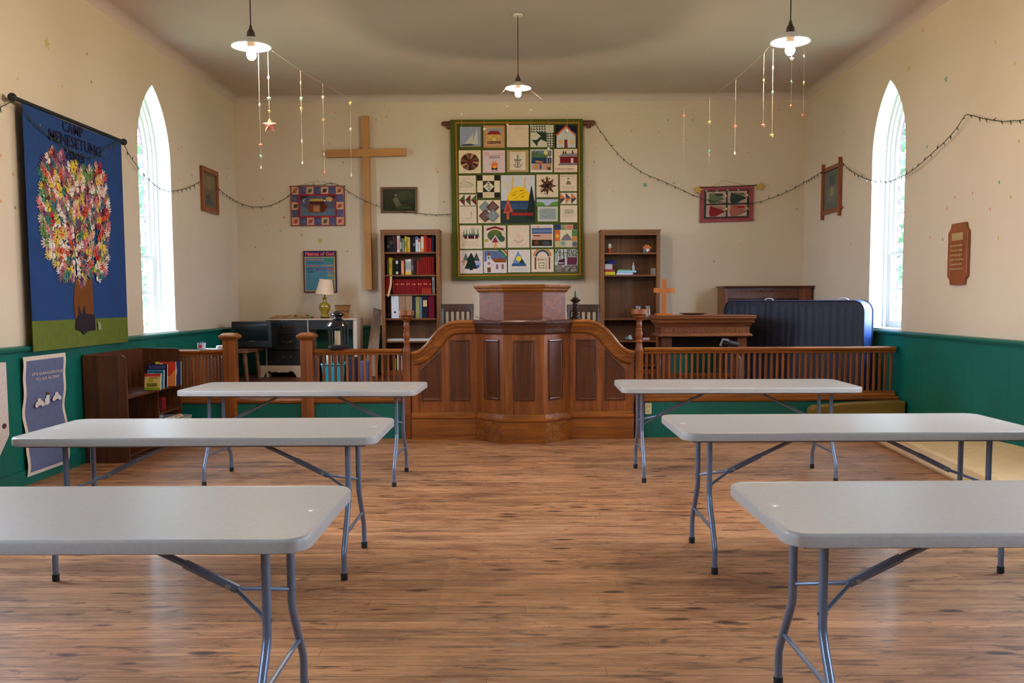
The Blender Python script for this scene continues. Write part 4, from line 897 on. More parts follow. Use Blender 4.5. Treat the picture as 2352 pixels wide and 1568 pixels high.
for k, (ya, yb) in enumerate(((735, 768), (769.5, 803), (804.5, 838))):
    f = MB().box(dx0 + .02, YD - .012, zd(yb), dm - .018, YD + .3, zd(ya)).build('drawer', BLK, t, bev=.003)
    xc = (dx0 + dm) / 2 + .0; zc = zd((ya + yb) / 2 - 2)
    MB().tube([(xc + .048 * math.cos(PI + PI * k_ / 10), YD - .02 - .018 * math.sin(PI * k_ / 10), zc - .004 - .01 * math.sin(PI * k_ / 10)) for k_ in range(11)], .004, 8).build('handle', BRS, f)
    for s in (-1, 1): MB().lathe([(.018, 0), (.02, .003), (.008, .006)], (0, 0, 0), 12)
    for s in (-1, 1): MB().ball((xc + s * .05, YD - .015, zc), .014, 10, 6).build('handle_rose', BRS, f)
f = MB().box(dm + .004, YD - .012, zd(757), dx1 - .05, YD + .3, zd(735)).build('drawer', BLK, t, bev=.003); xc = (dm + dx1) / 2 - .02; zc = zd(744)
MB().tube([(xc + .048 * math.cos(PI + PI * k_ / 10), YD - .02 - .018 * math.sin(PI * k_ / 10), zc - .004 - .01 * math.sin(PI * k_ / 10)) for k_ in range(11)], .004, 8).build('handle', BRS, f)
for s in (-1, 1): MB().ball((xc + s * .05, YD - .015, zc), .014, 10, 6).build('handle_rose', BRS, f)
ap = q4([(590, 839), (690, 839), (692, 866), (682, 866), (680, 861), (675, 854), (668, 851), (662, 855), (656, 854), (640, 855), (632, 853), (626, 855), (620, 851), (612, 854), (608, 861), (606, 866), (592, 866)], YD)
m = MB(); top = [(a, b) for a, b in ap]; m.prism([(x, max(z, PZ)) for x, z in top], 'y', YD - .015, YD + .01); m.build('scalloped_apron', OFF, t)
MB().box(dx0 + .02, YD + .3, PZ + .04, dm - .018, YD + .31, zk).build('inner_back', BLK, t)
m = MB(); rr = random.Random(3)
for k in range(7):
    a = rr.uniform(0, PI); x, z = (d(600, 0).x + .06 * k if k < 4 else d(700 + 8 * k, 0).x), zd(rr.choice([775, 830, 742, 752])); l = rr.uniform(.008, .025)
    m.add([(x, YD - .0135, z), (x + l * math.cos(a), YD - .0135, z + l * math.sin(a)), (x + l * math.cos(a) + .004, YD - .0135, z + l * math.sin(a)), (x + .003, YD - .0135, z - .003)], [(0, 1, 2, 3)])
m.build('chipped_paint', OFF, t, fix=False)
# brown paper on the desk, small things
x0, x1 = d(596, 0).x, d(690, 0).x; m = MB(); nx = 14; rr = random.Random(5); top = []; 
for lay in range(3):
    pts = []
    for i in range(nx + 1):
        x = x0 + .03 * lay + (x1 - x0 - .05 * lay) * i / nx; pts.append((x, zt + .004 + .014 * lay + .012 * abs(math.sin(i * 1.3 + lay)) + rr.uniform(0, .006)))
    m.prism(pts + [(x, z - .003) for x, z in pts[::-1]], 'y', YD + .02 + .05 * lay, YD + .32)
slab_thing('brown_paper', 'crumpled sheets of brown paper lying on the painted desk', 'paper', m, cl(206, 166, 104))
slab_thing('fabric_scrap', 'small green cloth scrap on the desk beside the brown paper', 'cloth', MB().lathe([(.001, 0), (.035, .002), (.03, .03), (.001, .035)], (d(692, 0).x, YD + .08, zt), 9), cl(70, 110, 60))
slab_thing('red_trinket', 'small red trinket on the desk left of the table lamp', 'trinket', MB().lathe([(.001, 0), (.014, .002), (.016, .02), (.006, .034), (.001, .036)], (d(701, 0).x, YD + .06, zt), 10), cl(150, 46, 36))
lx = d(725, 0).x; ly = YD + .16; c = (lx, ly, zt); t = thing('table_lamp', c, 'table lamp with ribbed golden glass base and tilted cream shade', 'lamp'); s_ = .00575
MG = mat('amber_ceramic', (150, 124, 30), .16, .3, 8, coat=.8, stretch=(1, 1, 8))
MB().lathe([(.062, 0), (.062, .012), (.05, .018)], c, 24).build('wooden_foot', wood('lamp_wood', (60, 30, 14), (100, 54, 26)), t)
MB().lathe([(.05, .018), (.058, .03), (.055, .045), (.045, .055), (.048, .075), (.06, .10), (.074, .135), (.078, .16), (.07, .185), (.045, .205), (.024, .22), (.02, .24), (.026, .262), (.03, .275), (.02, .285)], c, 32).build('ceramic_body', MG, t)
MB().tube([(lx, ly, zt + .28), (lx + .01, ly, zt + .34)], .008, 8).build('lamp_neck', BRS, t)
T_ = Matrix.Translation((lx + .005, ly, zt + .315)) @ Matrix.Rotation(.1, 4, 'Y')
m = MB(); m.lathe([(.125, 0), (.084, .205), (.082, .205), (.123, 0)], (0, 0, 0), 36, cap=False); m.v = [tuple(T_ @ Vector(v)) for v in m.v]
m.build('lamp_shade', mat('cream_shade_cloth', (232, 200, 166), .85, .04, 30), t)
m = MB(); m.tube([(.125 * math.cos(2 * PI * k / 30), .125 * math.sin(2 * PI * k / 30), .002) for k in range(30)], .0035, 6, closed=True); m.v = [tuple(T_ @ Vector(v)) for v in m.v]; m.build('shade_trim', cl(150, 120, 60), t)
MB().tube([(lx + .05, ly + .03, zt + .01), (lx + .085, ly - .02, zt + .03), (lx + .1, ly - .03, zt + .055), (lx + .075, ly, zt + .06), (lx + .045, ly, zt + .05)], .0025, 6).build('power_cord', M_CORD, t)
bx = d(767, 0).x; c = (bx, YD + .18, zt); t = thing('waste_basket', c, 'small woven wicker basket on the desk behind the lantern', 'basket')
WK = mat('wicker', (176, 126, 64), .6, .35, 40)
m = MB()
for s in (1, -1):
    for k in range(22):
        a = 2 * PI * k / 22; m.tube([((.075 + .028 * f) * math.cos(a + s * f * .9) + c[0], (.075 + .028 * f) * math.sin(a + s * f * .9) + c[1], zt + .17 * f) for f in (0, .25, .5, .75, 1)], .0035, 5)
m.build('wicker_wall', WK, t)
MB().lathe([(.001, .003), (.072, .003), (.074, .17 * 0 + .01), (.099, .165), (.097, .165), (.07, .012), (.001, .012)], c, 26, cap=False).build('liner', mat('basket_liner', (120, 70, 34), .7), t)
for z, r in ((.172, .105), (.09, .09), (.004, .077)): MB().tube([(c[0] + r * math.cos(2 * PI * k / 28), c[1] + r * math.sin(2 * PI * k / 28), zt + z) for k in range(28)], .0055, 6, closed=True).build('rim', mat('dark_cane', (90, 44, 22), .5), t)

# black television on a wooden bench, left corner
YTV = 11.5; v = lambda x, y: ay(x, y, YTV)
tx0, tx1 = v(510, 0).x, v(589, 0).x + .08; tz1 = v(550, 738).z; tz0 = v(550, 800).z
t = thing('television', ((tx0 + tx1) / 2, YTV + .1, tz0), 'black box television in the left corner behind the square post', 'television')
MB().prism([(YTV, tz0 + .01), (YTV, tz1), (YTV + .2, tz1 - .01), (YTV + .3, tz1 - .06), (YTV + .3, tz0 + .04), (YTV + .2, tz0)], 'x', max(tx0, XL + .06), tx1).build('casing', BLK, t, bev=.01)
MB().box(max(tx0, XL + .06) + .04, YTV - .006, tz0 + .1, tx1 - .04, YTV + .004, tz1 - .04).build('screen', mat('dark_screen', (14, 15, 18), .12, coat=.5), t, bev=.004)
m = MB(); 
a_ = v(571, 784)
for k in range(4): m.box(a_.x + .02 * k, YTV - .002, a_.z, a_.x + .02 * k + .013, YTV - .001, a_.z + .02)
m.build('badge', cl(120, 120, 120), t, fix=False)
WB = wood('bench_oak', (92, 50, 24), (150, 96, 58), 'x')
g = ay(573, 808, 11.2); t = thing('side_bench', ((XL + g.x) / 2, 11.5, PZ), 'plain wooden side bench under the black television', 'bench')
MB().box(XL + .07, 11.15, tz0 - .04, g.x, 11.82, tz0 - .0).build('bench_top', WB, t, bev=.004)
for x in (XL + .12, g.x - .07):
    for y in (11.22, 11.74): MB().tube([(x, y, tz0 - .04), (x + .03, y, PZ)], [.03, .022], 8).build('leg', WB, t)

# leaning board, crates under the desk, striped cloth, lantern
YLB = 12.0
p = [ay(858, 708, YB - .1), ay(876, 713, YB - .1), ay(866, 872, YLB - .12), ay(836, 872, YLB - .12)]
for q in p[2:]: q.z = PZ + .002
nn = (p[1] - p[0]).cross(p[3] - p[0]).normalized(); nn = nn if nn.y < 0 else -nn
slab_thing('leaning_board', 'grey brown board leaning between the desk and full bookcase', 'board', MB().hexa([q for q in p], [q + nn * .02 for q in p]), wood('weathered_board', (120, 92, 76), (160, 130, 112), 'z'))
yc = 10.6; e = lambda x: ay(x, 850, yc).x
t = thing('storage_crate', (e(765), yc + .15, PZ), 'turquoise plastic crate seen through the spindle rail by the lantern', 'crate')
MTQ = mat('turquoise_plastic', (30, 150, 170), .35); h = .26
o1, o2 = rrect(e(742) , yc, e(788), yc + .3, .03, 4), rrect(e(738), yc - .02, e(792), yc + .32, .03, 4)
i1, i2 = rrect(e(742) + .01, yc + .01, e(788) - .01, yc + .29, .025, 4), rrect(e(738) + .006, yc - .014, e(792) - .006, yc + .314, .027, 4); MB().loops([[(x, y, PZ) for x, y in o1], [(x, y, PZ + h) for x, y in o2], [(x, y, PZ + h) for x, y in i2], [(x, y, PZ + .01) for x, y in i1]]).build('tub', MTQ, t); MB().tube([(x, y, PZ + h) for x, y in o2], .012, 6, closed=True).build('rim', MTQ, t)
for i, (xx, w_, hh_, c, nm) in enumerate(((724, .05, .36, (60, 56, 60), 'dark patterned bag'), (809, .07, .34, (40, 44, 60), 'navy cloth bag'), (838, .06, .3, (84, 84, 116), 'pale violet box'))):
    slab_thing('bag' if i < 2 else 'box', nm + ' beside the turquoise crate behind the short rail', 'bag' if i < 2 else 'box', MB().box(e(xx) - w_, yc, PZ, e(xx) + w_ - .01, yc + .2, PZ + hh_), cl(*c), bev=.02)
for i in range(3): slab_thing('fabric_roll', ['white', 'pink', 'brown striped'][i] + ' roll of fabric standing in the turquoise crate', 'fabric', MB().lathe([(.03, 0), (.032, .01), (.032, .4), (.02, .41)], (e(752 + 13 * i), yc + .1 + .04 * i, PZ + .02), 12), cl(*[(196, 190, 184), (190, 150, 140), (150, 110, 80)][i]), 'fabric rolls in the crate')
# chevron cloth panel behind the first rail
m = MB(); ys = 10.0; xa, xb = ay(428, 850, ys).x, ay(519, 850, ys).x; za, zb_ = PZ, PZ + .42
m.box(xa, ys, za, xb, ys + .1, zb_, 0)
t = thing('chevron_box', ((xa + xb) / 2, ys, PZ), 'black and white chevron covered box behind the short left rail', 'box')
m.build('body', cl(190, 190, 196), t); m = MB()
for r_ in range(17):
    z = za + .0 + r_ * .027; n = 8
    for k in range(n):
        x = xa + (xb - xa) * k / n; x2 = xa + (xb - xa) * (k + 1) / n; s = .05; z1 = z if k % 2 else z + s; z2 = z + s if k % 2 else z
        if max(z1, z2) + .012 < zb_: m.add([(x, ys - .0015, z1), (x2, ys - .0015, z2), (x2, ys - .0015, z2 + .012), (x, ys - .0015, z1 + .012)], [(0, 1, 2, 3)])
m.build('chevron_stripes', cl(40, 40, 50), t, fix=False)
# items on the short left rail
zr = TR + .001
g = ay(463, 788, YR - .0).x; 
slab_thing('paper_sheets', 'white paper sheets lying on the short left rail top', 'paper', MB().box(ay(437, 0, YR).x, YR - .05, zr, ay(512, 0, YR).x, YR + .1, zr + .008), cl(230, 234, 240))
t = thing('pencil_cup', (g, YR, zr + .009), 'clear cup with red and blue things on the short left rail', 'cup')
MB().lathe([(.03, 0), (.04, .002), (.045, .06), (.042, .06), (.037, .004), (.001, .004)], (g, YR, zr + .009), 18, cap=False).build('cup_wall', mat('cup_plastic', (176, 190, 214), .15, .1, 8), t)
MB().box(g - .015, YR - .043, zr + .018, g + .018, YR - .038, zr + .05).build('red_label', cl(220, 60, 60), t)
for k in range(4): MB().tube([(g - .02 + .012 * k, YR, zr + .02), (g - .02 + .016 * k, YR + .01, zr + .08)], .004, 6).build('pencil', cl(*[(60, 70, 120), (170, 60, 60), (130, 150, 180), (60, 60, 60)][k]), t)
for i, xx in enumerate((484, 503)):
    c = (ay(xx, 0, YR).x, YR + .01, zr + .009 + .0 * i); m = MB(); m.lathe([(.045 - .008 * i, 0), (.05 - .008 * i, .004), (.048 - .008 * i, .03), (.03, .034), (.026, .03), (.028, .002)], c, 22, cap=False)
    slab_thing('tape_roll', ['larger', 'smaller'][i] + ' white roll of tape on the short left rail', 'tape', m, cl(228, 232, 240), 'tape rolls on the rail')
# lantern
lc = ay(777, 790, YR); z0 = TR + .001; t = thing('lantern', (lc.x, YR, z0), 'black metal candle lantern standing on the spindle rail', 'lantern')
MBL = mat('black_enamel', (22, 24, 32), .18, .05, 5, coat=.6); c = (lc.x, YR, z0); hx = PI / 6
MB().lathe([(.105, 0), (.11, .008), (.11, .022), (.1, .03), (.098, .045)], c, 6, rot=0, sm=False).build('base', MBL, t, bev=.003)
for k in range(6):
    a = PI / 3 * k; MB().tube([(c[0] + .097 * math.cos(a), c[1] + .097 * math.sin(a), z0 + .04), (c[0] + .097 * math.cos(a), c[1] + .097 * math.sin(a), z0 + .225)], .009, 6).build('corner_post', MBL, t)
g_ = MB().lathe([(.088, .045), (.088, .222)], c, 6, cap=False, sm=False).build('glass_panes', M_GLASS, t, fix=False)
MB().lathe([(.1, .222), (.118, .226), (.12, .238), (.112, .25), (.098, .275), (.07, .298), (.04, .31), (.036, .315)], c, 24).build('roof', MBL, t)
MB().lathe([(.034, .312), (.034, .325), (.055, .34), (.07, .352), (.066, .362), (.05, .372), (.036, .384), (.03, .39), (.001, .392)], c, 22).build('chimney_cap', MBL, t)
MB().lathe([(.034, .045), (.036, .05), (.036, .185), (.03, .188), (.001, .184)], c, 20).build('candle', mat('ivory_wax', (230, 200, 160), .5, .03, 5), t)
# ------------------------------------------------------------------ wall pictures
def wallart(xa, xb, ya, yb, Y=YB):
    a, b = ay(xa, yb, Y), ay(xb, ya, Y); return a.x, b.x, a.z, b.z
# names poster
X0, X1, Z0, Z1 = wallart(699, 771, 576, 671, YB - .03); t = thing('names_poster', ((X0 + X1) / 2, YB - .03, Z0), 'glossy colourful poster of names above the table lamp', 'poster')
it = [((70, 46, 90), full), ((196, 160, 80), rc(.03, .02, .97, .86)), ((78, 130, 150), rc(.06, .04, .94, .84))]
p_ = art('poster_sheet', t, (X0, YB - .03, Z0), (X1 - X0, 0, 0), (0, 0, Z1 - Z0), it, .002, .0004, (70, 46, 90))
W_p, H_p = X1 - X0, Z1 - Z0
def ptext(s, u0, v0, u1, v1, c, par, n=.004, name='lettering'):
    m = MB(); textmesh(s, m, (X0 + W_p * u0, YB - .03, Z0 + H_p * v0), (1, 0, 0), (0, 0, 1), W_p * (u1 - u0), H_p * (v1 - v0), (0, -1, 0), n, bold=.02); return m.build(name, cl(*c), par, fix=False)
for a in (('Names of God', .06, .885, .95, .98, (236, 110, 100)), ('Everlasting', .1, .76, .62, .82, (190, 110, 90)), ('Peace', .68, .74, .92, .82, (50, 140, 50)), ('Heavenly Father', .1, .69, .64, .745, (40, 70, 110)), ('Redeemer', .1, .62, .48, .67, (206, 80, 40)), ('Almighty', .54, .62, .92, .67, (206, 140, 40)), ('HOLY', .1, .54, .32, .59, (40, 60, 80)), ('JESUS', .37, .50, .70, .59, (110, 50, 120)), ('LORD', .72, .54, .92, .59, (200, 50, 50)), ('WORD', .1, .47, .32, .52, (40, 50, 70)), ('LIGHT', .72, .46, .92, .51, (190, 110, 150)), ('KING', .74, .37, .92, .44, (176, 176, 40)), ('Shepherd', .72, .29, .93, .34, (200, 180, 50)), ('Savior', .7, .22, .92, .27, (130, 60, 100)), ('LIFE', .7, .15, .92, .2, (40, 120, 60)), ('MIGHTY', .68, .08, .93, .13, (40, 60, 100))):
    ptext(*a[:6], t)
MB().box(X0 - .003, YB - .028, Z0 - .003, X1 + .003, YB - .002, Z1 + .003).build('poster_backing', cl(60, 50, 60), t)
# framed dark painting
X0, X1, Z0, Z1 = wallart(875, 958, 429, 489, YB - .03)
def frame(name, X0, X1, Z0, Z1, w, m, label, items, glass=True, yy=YB):
    t = thing(name, ((X0 + X1) / 2, yy - .03, Z0), label, 'picture')
    for a in (((X0, Z0), (X1, Z0), (X1 - w, Z0 + w), (X0 + w, Z0 + w)), ((X1, Z0), (X1, Z1), (X1 - w, Z1 - w), (X1 - w, Z0 + w)), ((X1, Z1), (X0, Z1), (X0 + w, Z1 - w), (X1 - w, Z1 - w)), ((X0, Z1), (X0, Z0), (X0 + w, Z0 + w), (X0 + w, Z1 - w))):
        MB().prism(a, 'y', yy - .03, yy - .002).build('frame_side', m, t, bev=.003)
    art('picture_sheet', t, (X0 + w * .8, yy - .012, Z0 + w * .8), (X1 - X0 - 1.6 * w, 0, 0), (0, 0, Z1 - Z0 - 1.6 * w), items, .002, .0004, items[0][0])
    return t
DG = (34, 42, 26)
tt = frame('framed_picture', X0, X1, Z0, Z1, .03, wood('picture_frame_wood', (80, 44, 20), (130, 80, 40), 'x'), 'small dark green painting in a wooden frame beside the cross',
      [(DG, full), ((52, 60, 36), ci(.7, .7, .25, 14)), ((66, 74, 40), ci(.62, .62, .14, 12)), ((44, 54, 30), ci(.25, .4, .2, 14)), ((104, 104, 70), [(.3, .55), (.42, .66), (.5, .5), (.56, .25), (.4, .2), (.34, .4)]), ((130, 112, 84), ci(.4, .72, .05, 10)), ((92, 76, 50), ln(.55, .3, .72, .26, .05)), ((60, 76, 40), [(.42, .22), (.9, .2), (.8, .1), (.4, .08)]), ((40, 60, 40), ci(.85, .45, .1, 10))])
MB().box(X0 + .02, YB - .022, Z0 + .02, X1 - .02, YB - .021, Z1 - .02).build('glazing', M_GLASS, tt)
# ark quilt
X0, X1, Z0, Z1 = wallart(669, 791, 426, 519, YB - .03)
def arkitems():
    o = [((130, 60, 60), full), ((196, 140, 116), rc(.015, .02, .985, .98))]; r = random.Random(11)
    for i in range(7):
        for j in range(5):
            if 0 < i < 6 and 0 < j < 4: continue
            a, b = .02 + i * .137, .025 + j * .19
            blue = (i + j) % 2 == 1
            o.append(((86, 80, 110) if blue else (204, 150, 120), rc(a, b, a + .135, b + .187)))
            if blue:
                for k in range(3): x, y = a + r.uniform(.02, .11), b + r.uniform(.03, .15); o.append(((120, 112, 140), ln(x, y, x + .03, y - .04, .012)))
            else:
                c = r.choice([(150, 80, 30), (60, 50, 50), (70, 90, 50), (170, 60, 60), (60, 60, 60), (190, 120, 40)])
                x, y = a + .068, b + .09; o.append((c, ci(x, y, .035, 8, .05))); o.append((c, ln(x - .04, y - .05, x + .045, y + .05, .02)))
    o += [((156, 40, 40), rc(.15, .21, .85, .79)), ((86, 84, 104), rc(.185, .25, .82, .75)), ((90, 110, 126), [(.185, .25), (.82, .25), (.82, .45), (.6, .4), (.4, .4), (.185, .5)]), ((50, 46, 50), [(.185, .75), (.36, .75), (.3, .7), (.24, .68), (.185, .64)]), ((50, 46, 50), [(.68, .75), (.82, .75), (.82, .68)]), ((196, 150, 80), ci(.72, .66, .06, 12)),
          ((120, 64, 30), [(.3, .52), (.34, .36), (.42, .33), (.6, .33), (.66, .38), (.69, .52)]), ((90, 44, 20), [(.55, .52), (.56, .34), (.62, .35), (.69, .52)]), ((170, 116, 80), rc(.42, .35, .54, .5)), ((80, 30, 30), rc(.36, .53, .64, .61)), ((190, 150, 70), [(.35, .61), (.37, .67), (.6, .67), (.63, .61)]), ((190, 180, 190), ar(.28, .62, .03, .045, 1.6, 4.4, 8)), ((200, 190, 200), ci(.64, .62, .02, 8))]
    return o
t = thing('ark_quilt', ((X0 + X1) / 2, YB - .03, Z0), 'small patchwork quilt with an ark, red border, left of the cross', 'quilt')
art('quilt_panel', t, (X0, YB - .02, Z0), (X1 - X0, 0, 0), (0, 0, Z1 - Z0), arkitems(), .008, .0003, (130, 56, 60))
MB().tube([(X0 - .01, YB - .015, Z1 - .005), (X1 + .01, YB - .015, Z1 - .005)], .006, 8).build('hanging_rod', M_CORD, t)
MB().tube([(X0 + .06, YB - .012, Z1 - .005), ((X0 + X1) / 2, YB - .006, Z1 + .07), (X1 - .06, YB - .012, Z1 - .005)], .0015, 5).build('hanging_string', M_CORD, t)
# angel quilt
X0, X1, Z0, Z1 = wallart(1607, 1731, 425, 508, YB - .03); t = thing('angel_quilt', ((X0 + X1) / 2, YB - .03, Z0), 'small pink bordered quilt of four angels with gold stars on its rod', 'quilt')
def angel(x, y, a, b, s=1):
    return [(a, [(x, y), (x + .02, y + .2), (x + .14, y + .13), (x + .26, y + .07), (x + .3, y + .02), (x + .22, y - .02), (x + .12, y - .1), (x + .02, y - .1)]), (b, [(x + .04, y + .22), (x + .12, y + .18), (x + .26, y + .17), (x + .28, y + .1), (x + .16, y + .11)]), ((216, 176, 140), ci(x + .32, y + .1, .02, 8, .035)), ((226, 196, 120), stp(x + .36, y + .06, .018))]
it = [((148, 72, 74), full), ((54, 62, 54), rc(.08, .1, .92, .9)), ((186, 156, 140), rc(.12, .15, .88, .85)), ((54, 62, 54), rc(.485, .12, .52, .88)), ((60, 54, 46), rc(.1, .475, .9, .52))]
r_ = random.Random(2)
for k in range(12): xx = .1 + .066 * k; it += [((120, 44, 44) if k % 3 else (150, 150, 140), rc(xx, .86, xx + .04, .9)), ((110, 40, 40) if k % 2 else (60, 70, 60), rc(xx, .1, xx + .05, .14)), ((130, 50, 50) if k % 3 == 1 else (50, 60, 50), rc(xx, .48, xx + .05, .515))]
for (x, y, a, b) in ((.16, .62, (96, 104, 76), (50, 60, 46)), (.56, .62, (44, 60, 56), (100, 104, 76)), (.17, .26, (130, 30, 36), (150, 120, 100)), (.56, .26, (160, 96, 80), (150, 30, 34))): it += angel(x, y, a, b)
tl = (ay(1607, 431, YB).z - ay(1731, 424, YB).z)
q_ = art('quilt_panel', t, (X0, YB - .02, Z0 - .02), (X1 - X0, 0, .02), (0, 0, Z1 - Z0), it, .01, .0003, (148, 72, 74))
MB().tube([(X0 - .04, YB - .03, Z1 - .03), (X1 + .1, YB - .03, Z1 - .0)], .006, 8).build('hanging_rod', M_CORD, t)
GST = mat('gold_star_paint', (190, 150, 50), .5)
for xx, yy in ((1604, 436), (1746, 428)):
    c = ay(xx, yy, YB - .04); MB().prism(stp(c.x, c.z, .068, .03, rot=PI / 2 - .2), 'y', YB - .048, YB - .034).build('wooden_star', GST, t, bev=.003)
MB().tube([(X0 + .15, YB - .025, Z1 - .02), ((X0 + X1) / 2 - .03, YB - .006, Z1 + .07), (X1 - .13, YB - .025, Z1 - .0)], .0015, 5).build('hanging_string', M_CORD, t)

# ------------------------------------------------------------------ big sampler quilt
YQ = 12.38
def Qp(zx_, zy_): return ay(1010 + zx_ / 3.824, 250 + zy_ / 3.824, YQ)
a, b = Qp(110, 1500), Qp(1262, 85)
qx0, qx1, qz0, qz1 = a.x, b.x, a.z, b.z
QG = (78, 84, 30); QGD = (58, 70, 32)
t = thing('sampler_quilt', ((qx0 + qx1) / 2, YQ, qz0), 'large green bordered sampler quilt of thirty odd picture blocks on the back wall', 'quilt')
m = MB(); nx, nz = 24, 30; vs = []
for j in range(nz + 1):
    for i in range(nx + 1):
        u, v_ = i / nx, j / nz; vs.append((qx0 + (qx1 - qx0) * (u + (v_ - .5) * -.008), YQ + .018 - .004 * math.sin(u * 9) * (1 - v_) - .006 * (1 - v_), qz0 + (qz1 - qz0) * v_))
nb = len(vs); vs += [(x, YQ + .05, z) for x, y, z in vs]
fs = [(j * (nx + 1) + i, j * (nx + 1) + i + 1, (j + 1) * (nx + 1) + i + 1, (j + 1) * (nx + 1) + i) for j in range(nz) for i in range(nx)]
fs += [tuple(nb + k for k in f[::-1]) for f in fs]
per = [i for i in range(nx + 1)] + [(j + 1) * (nx + 1) - 1 for j in range(1, nz + 1)] + [nz * (nx + 1) + i for i in range(nx - 1, -1, -1)] + [j * (nx + 1) for j in range(nz - 1, 0, -1)]
fs += [(per[k], per[(k + 1) % len(per)], nb + per[(k + 1) % len(per)], nb + per[k]) for k in range(len(per))]
m.add(vs, fs); m.build('quilt_backing', cl(*QG), t)
YFq = YQ + .0075
m = MB(); st_ = [Qp(140, 120), Qp(1222, 120), Qp(1236, 1455), Qp(166, 1465)]
for k in range(4):
    p0_, p1_ = st_[k], st_[(k + 1) % 4]; m.tube([(p0_.x, YFq + .002, p0_.z), (p1_.x, YFq + .002, p1_.z)], .011, 6)
m.build('gold_stripe', cl(170, 116, 40), t)
for xa, xb in ((-60, 108), (1240, 1370)):
    u0_, u1_ = Qp(1453 * 0 + (15 if xa < 0 else xa), 120), Qp(xb, 120)
    MB().lathe([(.001, 0), (.03, .008), (.036, .03), (.03, .055), (.034, .06), (.034, .6)], (0, 0, 0), 8)
ra_, rb_ = ay(1014, 282, YQ).x, ay(1368, 282, YQ).x; zr_ = ay(1190, 281, YQ).z
MRD = wood('quilt_rod_wood', (80, 30, 14), (130, 62, 32), 'x')
MB().tube([(ra_ + .0, YQ + .06, zr_), (ra_ + .02, YQ + .06, zr_), (rb_ - .02, YQ + .06, zr_), (rb_, YQ + .06, zr_)], [.02, .034, .034, .02], 12).build('hanging_rod', MRD, t)
for x in (ra_ + .09, rb_ - .09): MB().box(x - .03, YQ + .04, zr_ - .065, x + .03, YB, zr_ + .02).build('rod_bracket', MRD, t, bev=.006)
CR = (222, 196, 168); CW = (214, 192, 184); TX = (150, 130, 110)
def tri(x, y, w, h): return [(x - w / 2, y), (x + w / 2, y), (x, y + h)]
def fir(x, y, w, h, c): return [(c, tri(x, y, w, h * .55)), (c, tri(x, y + h * .25, w * .75, h * .5)), (c, tri(x, y + h * .5, w * .5, h * .5))]
r = random.Random(9); BL = []
def blk(name, rect, items, base_=CR): BL.append((name, rect, [(base_, full)] + items))
blk('sailing_ship', (178, 155, 360, 330), [((70, 84, 48), rc(0, 0, 1, .05)), ((150, 156, 176), rc(.0, .12, 1, 1)), ((200, 190, 180), [(.22, .14), (.62, .65), (.62, .1)]), ((206, 198, 186), [(.6, .12), (.82, .95), (.86, .12)]), ((60, 58, 64), [(.05, .1), (.5, .14), (.72, .08), (.45, .02), (.12, .03)]), ((190, 186, 190), rc(0, 0, 1, .03))], (150, 156, 176))
blk('roofed_house', (385, 145, 570, 340), [((200, 150, 116), rc(.12, .12, .88, .9)), ((140, 156, 166), rc(.18, .6, .85, .86)), ((150, 36, 40), [(.15, .6), (.32, .76), (.7, .76), (.82, .6)]), ((196, 156, 90), rc(.2, .32, .8, .6)), ((216, 180, 80), ci(.3, .48, .07, 10)), ((216, 180, 80), ci(.72, .48, .06, 10)), ((226, 196, 90), ci(.5, .38, .08, 10))] + scrib(.18, .17, .82, .3, 2, (60, 40, 40), 3, .05), (190, 140, 96))
blk('written_block', (590, 140, 780, 335), scrib(.3, .78, .75, .92, 2, TX, 5) + scrib(.05, .1, .3, .7, 4, (190, 168, 140), 6, .008) + scrib(.75, .1, .95, .7, 4, (190, 168, 140), 7, .008))
gi = [((44, 62, 50), [(.25, .68), (.45, .5), (.28, .33), (.05, .33), (.3, .02), (.32, .2), (.45, .35), (.7, .22), (.7, .66)])]
for i in range(6):
    for j in range(3): x, y = .02 + i * .115, .67 + j * .115; gi.append(((44, 62, 50), [(x, y), (x + .1, y), (x, y + .1)]))
for j in range(6):
    for i in range(3): x, y = .68 + i * .11, .02 + j * .11; gi.append(((44, 62, 50), [(x, y), (x + .1, y), (x + .1, y + .1)]))
blk('leafy_patchwork', (797, 140, 1000, 335), gi, (206, 198, 176))
blk('house_block', (1015, 140, 1205, 340), [((200, 196, 190), [(.06, 0), (.94, 0), (.94, .6), (.5, .94), (.06, .6)]), ((206, 84, 40), [(0, .56), (.08, .52), (.5, .9), (.92, .52), (1, .5), (.5, 1)]), ((124, 40, 50), rc(.42, 0, .57, .36)), ((222, 170, 100), rc(.15, .16, .32, .34)), ((222, 180, 110), rc(.7, .16, .87, .34)), ((180, 176, 170), ci(.48, .68, .08, 12))], (24, 26, 44))
cr_ = [( [(84, 48, 36), (120, 78, 56), (60, 34, 28), (176, 130, 92), (96, 70, 58), (140, 92, 64), (50, 34, 30)][k % 7], [(.5, .5), (.5 + .42 * math.cos(2 * PI * k / 18), .5 + .38 * math.sin(2 * PI * k / 18)), (.5 + .42 * math.cos(2 * PI * (k + 1) / 18), .5 + .38 * math.sin(2 * PI * (k + 1) / 18))]) for k in range(18)]
blk('dresden_plate', (168, 362, 360, 565), cr_ + [((96, 42, 30), ci(.5, .5, .14, 14))], (226, 200, 160))
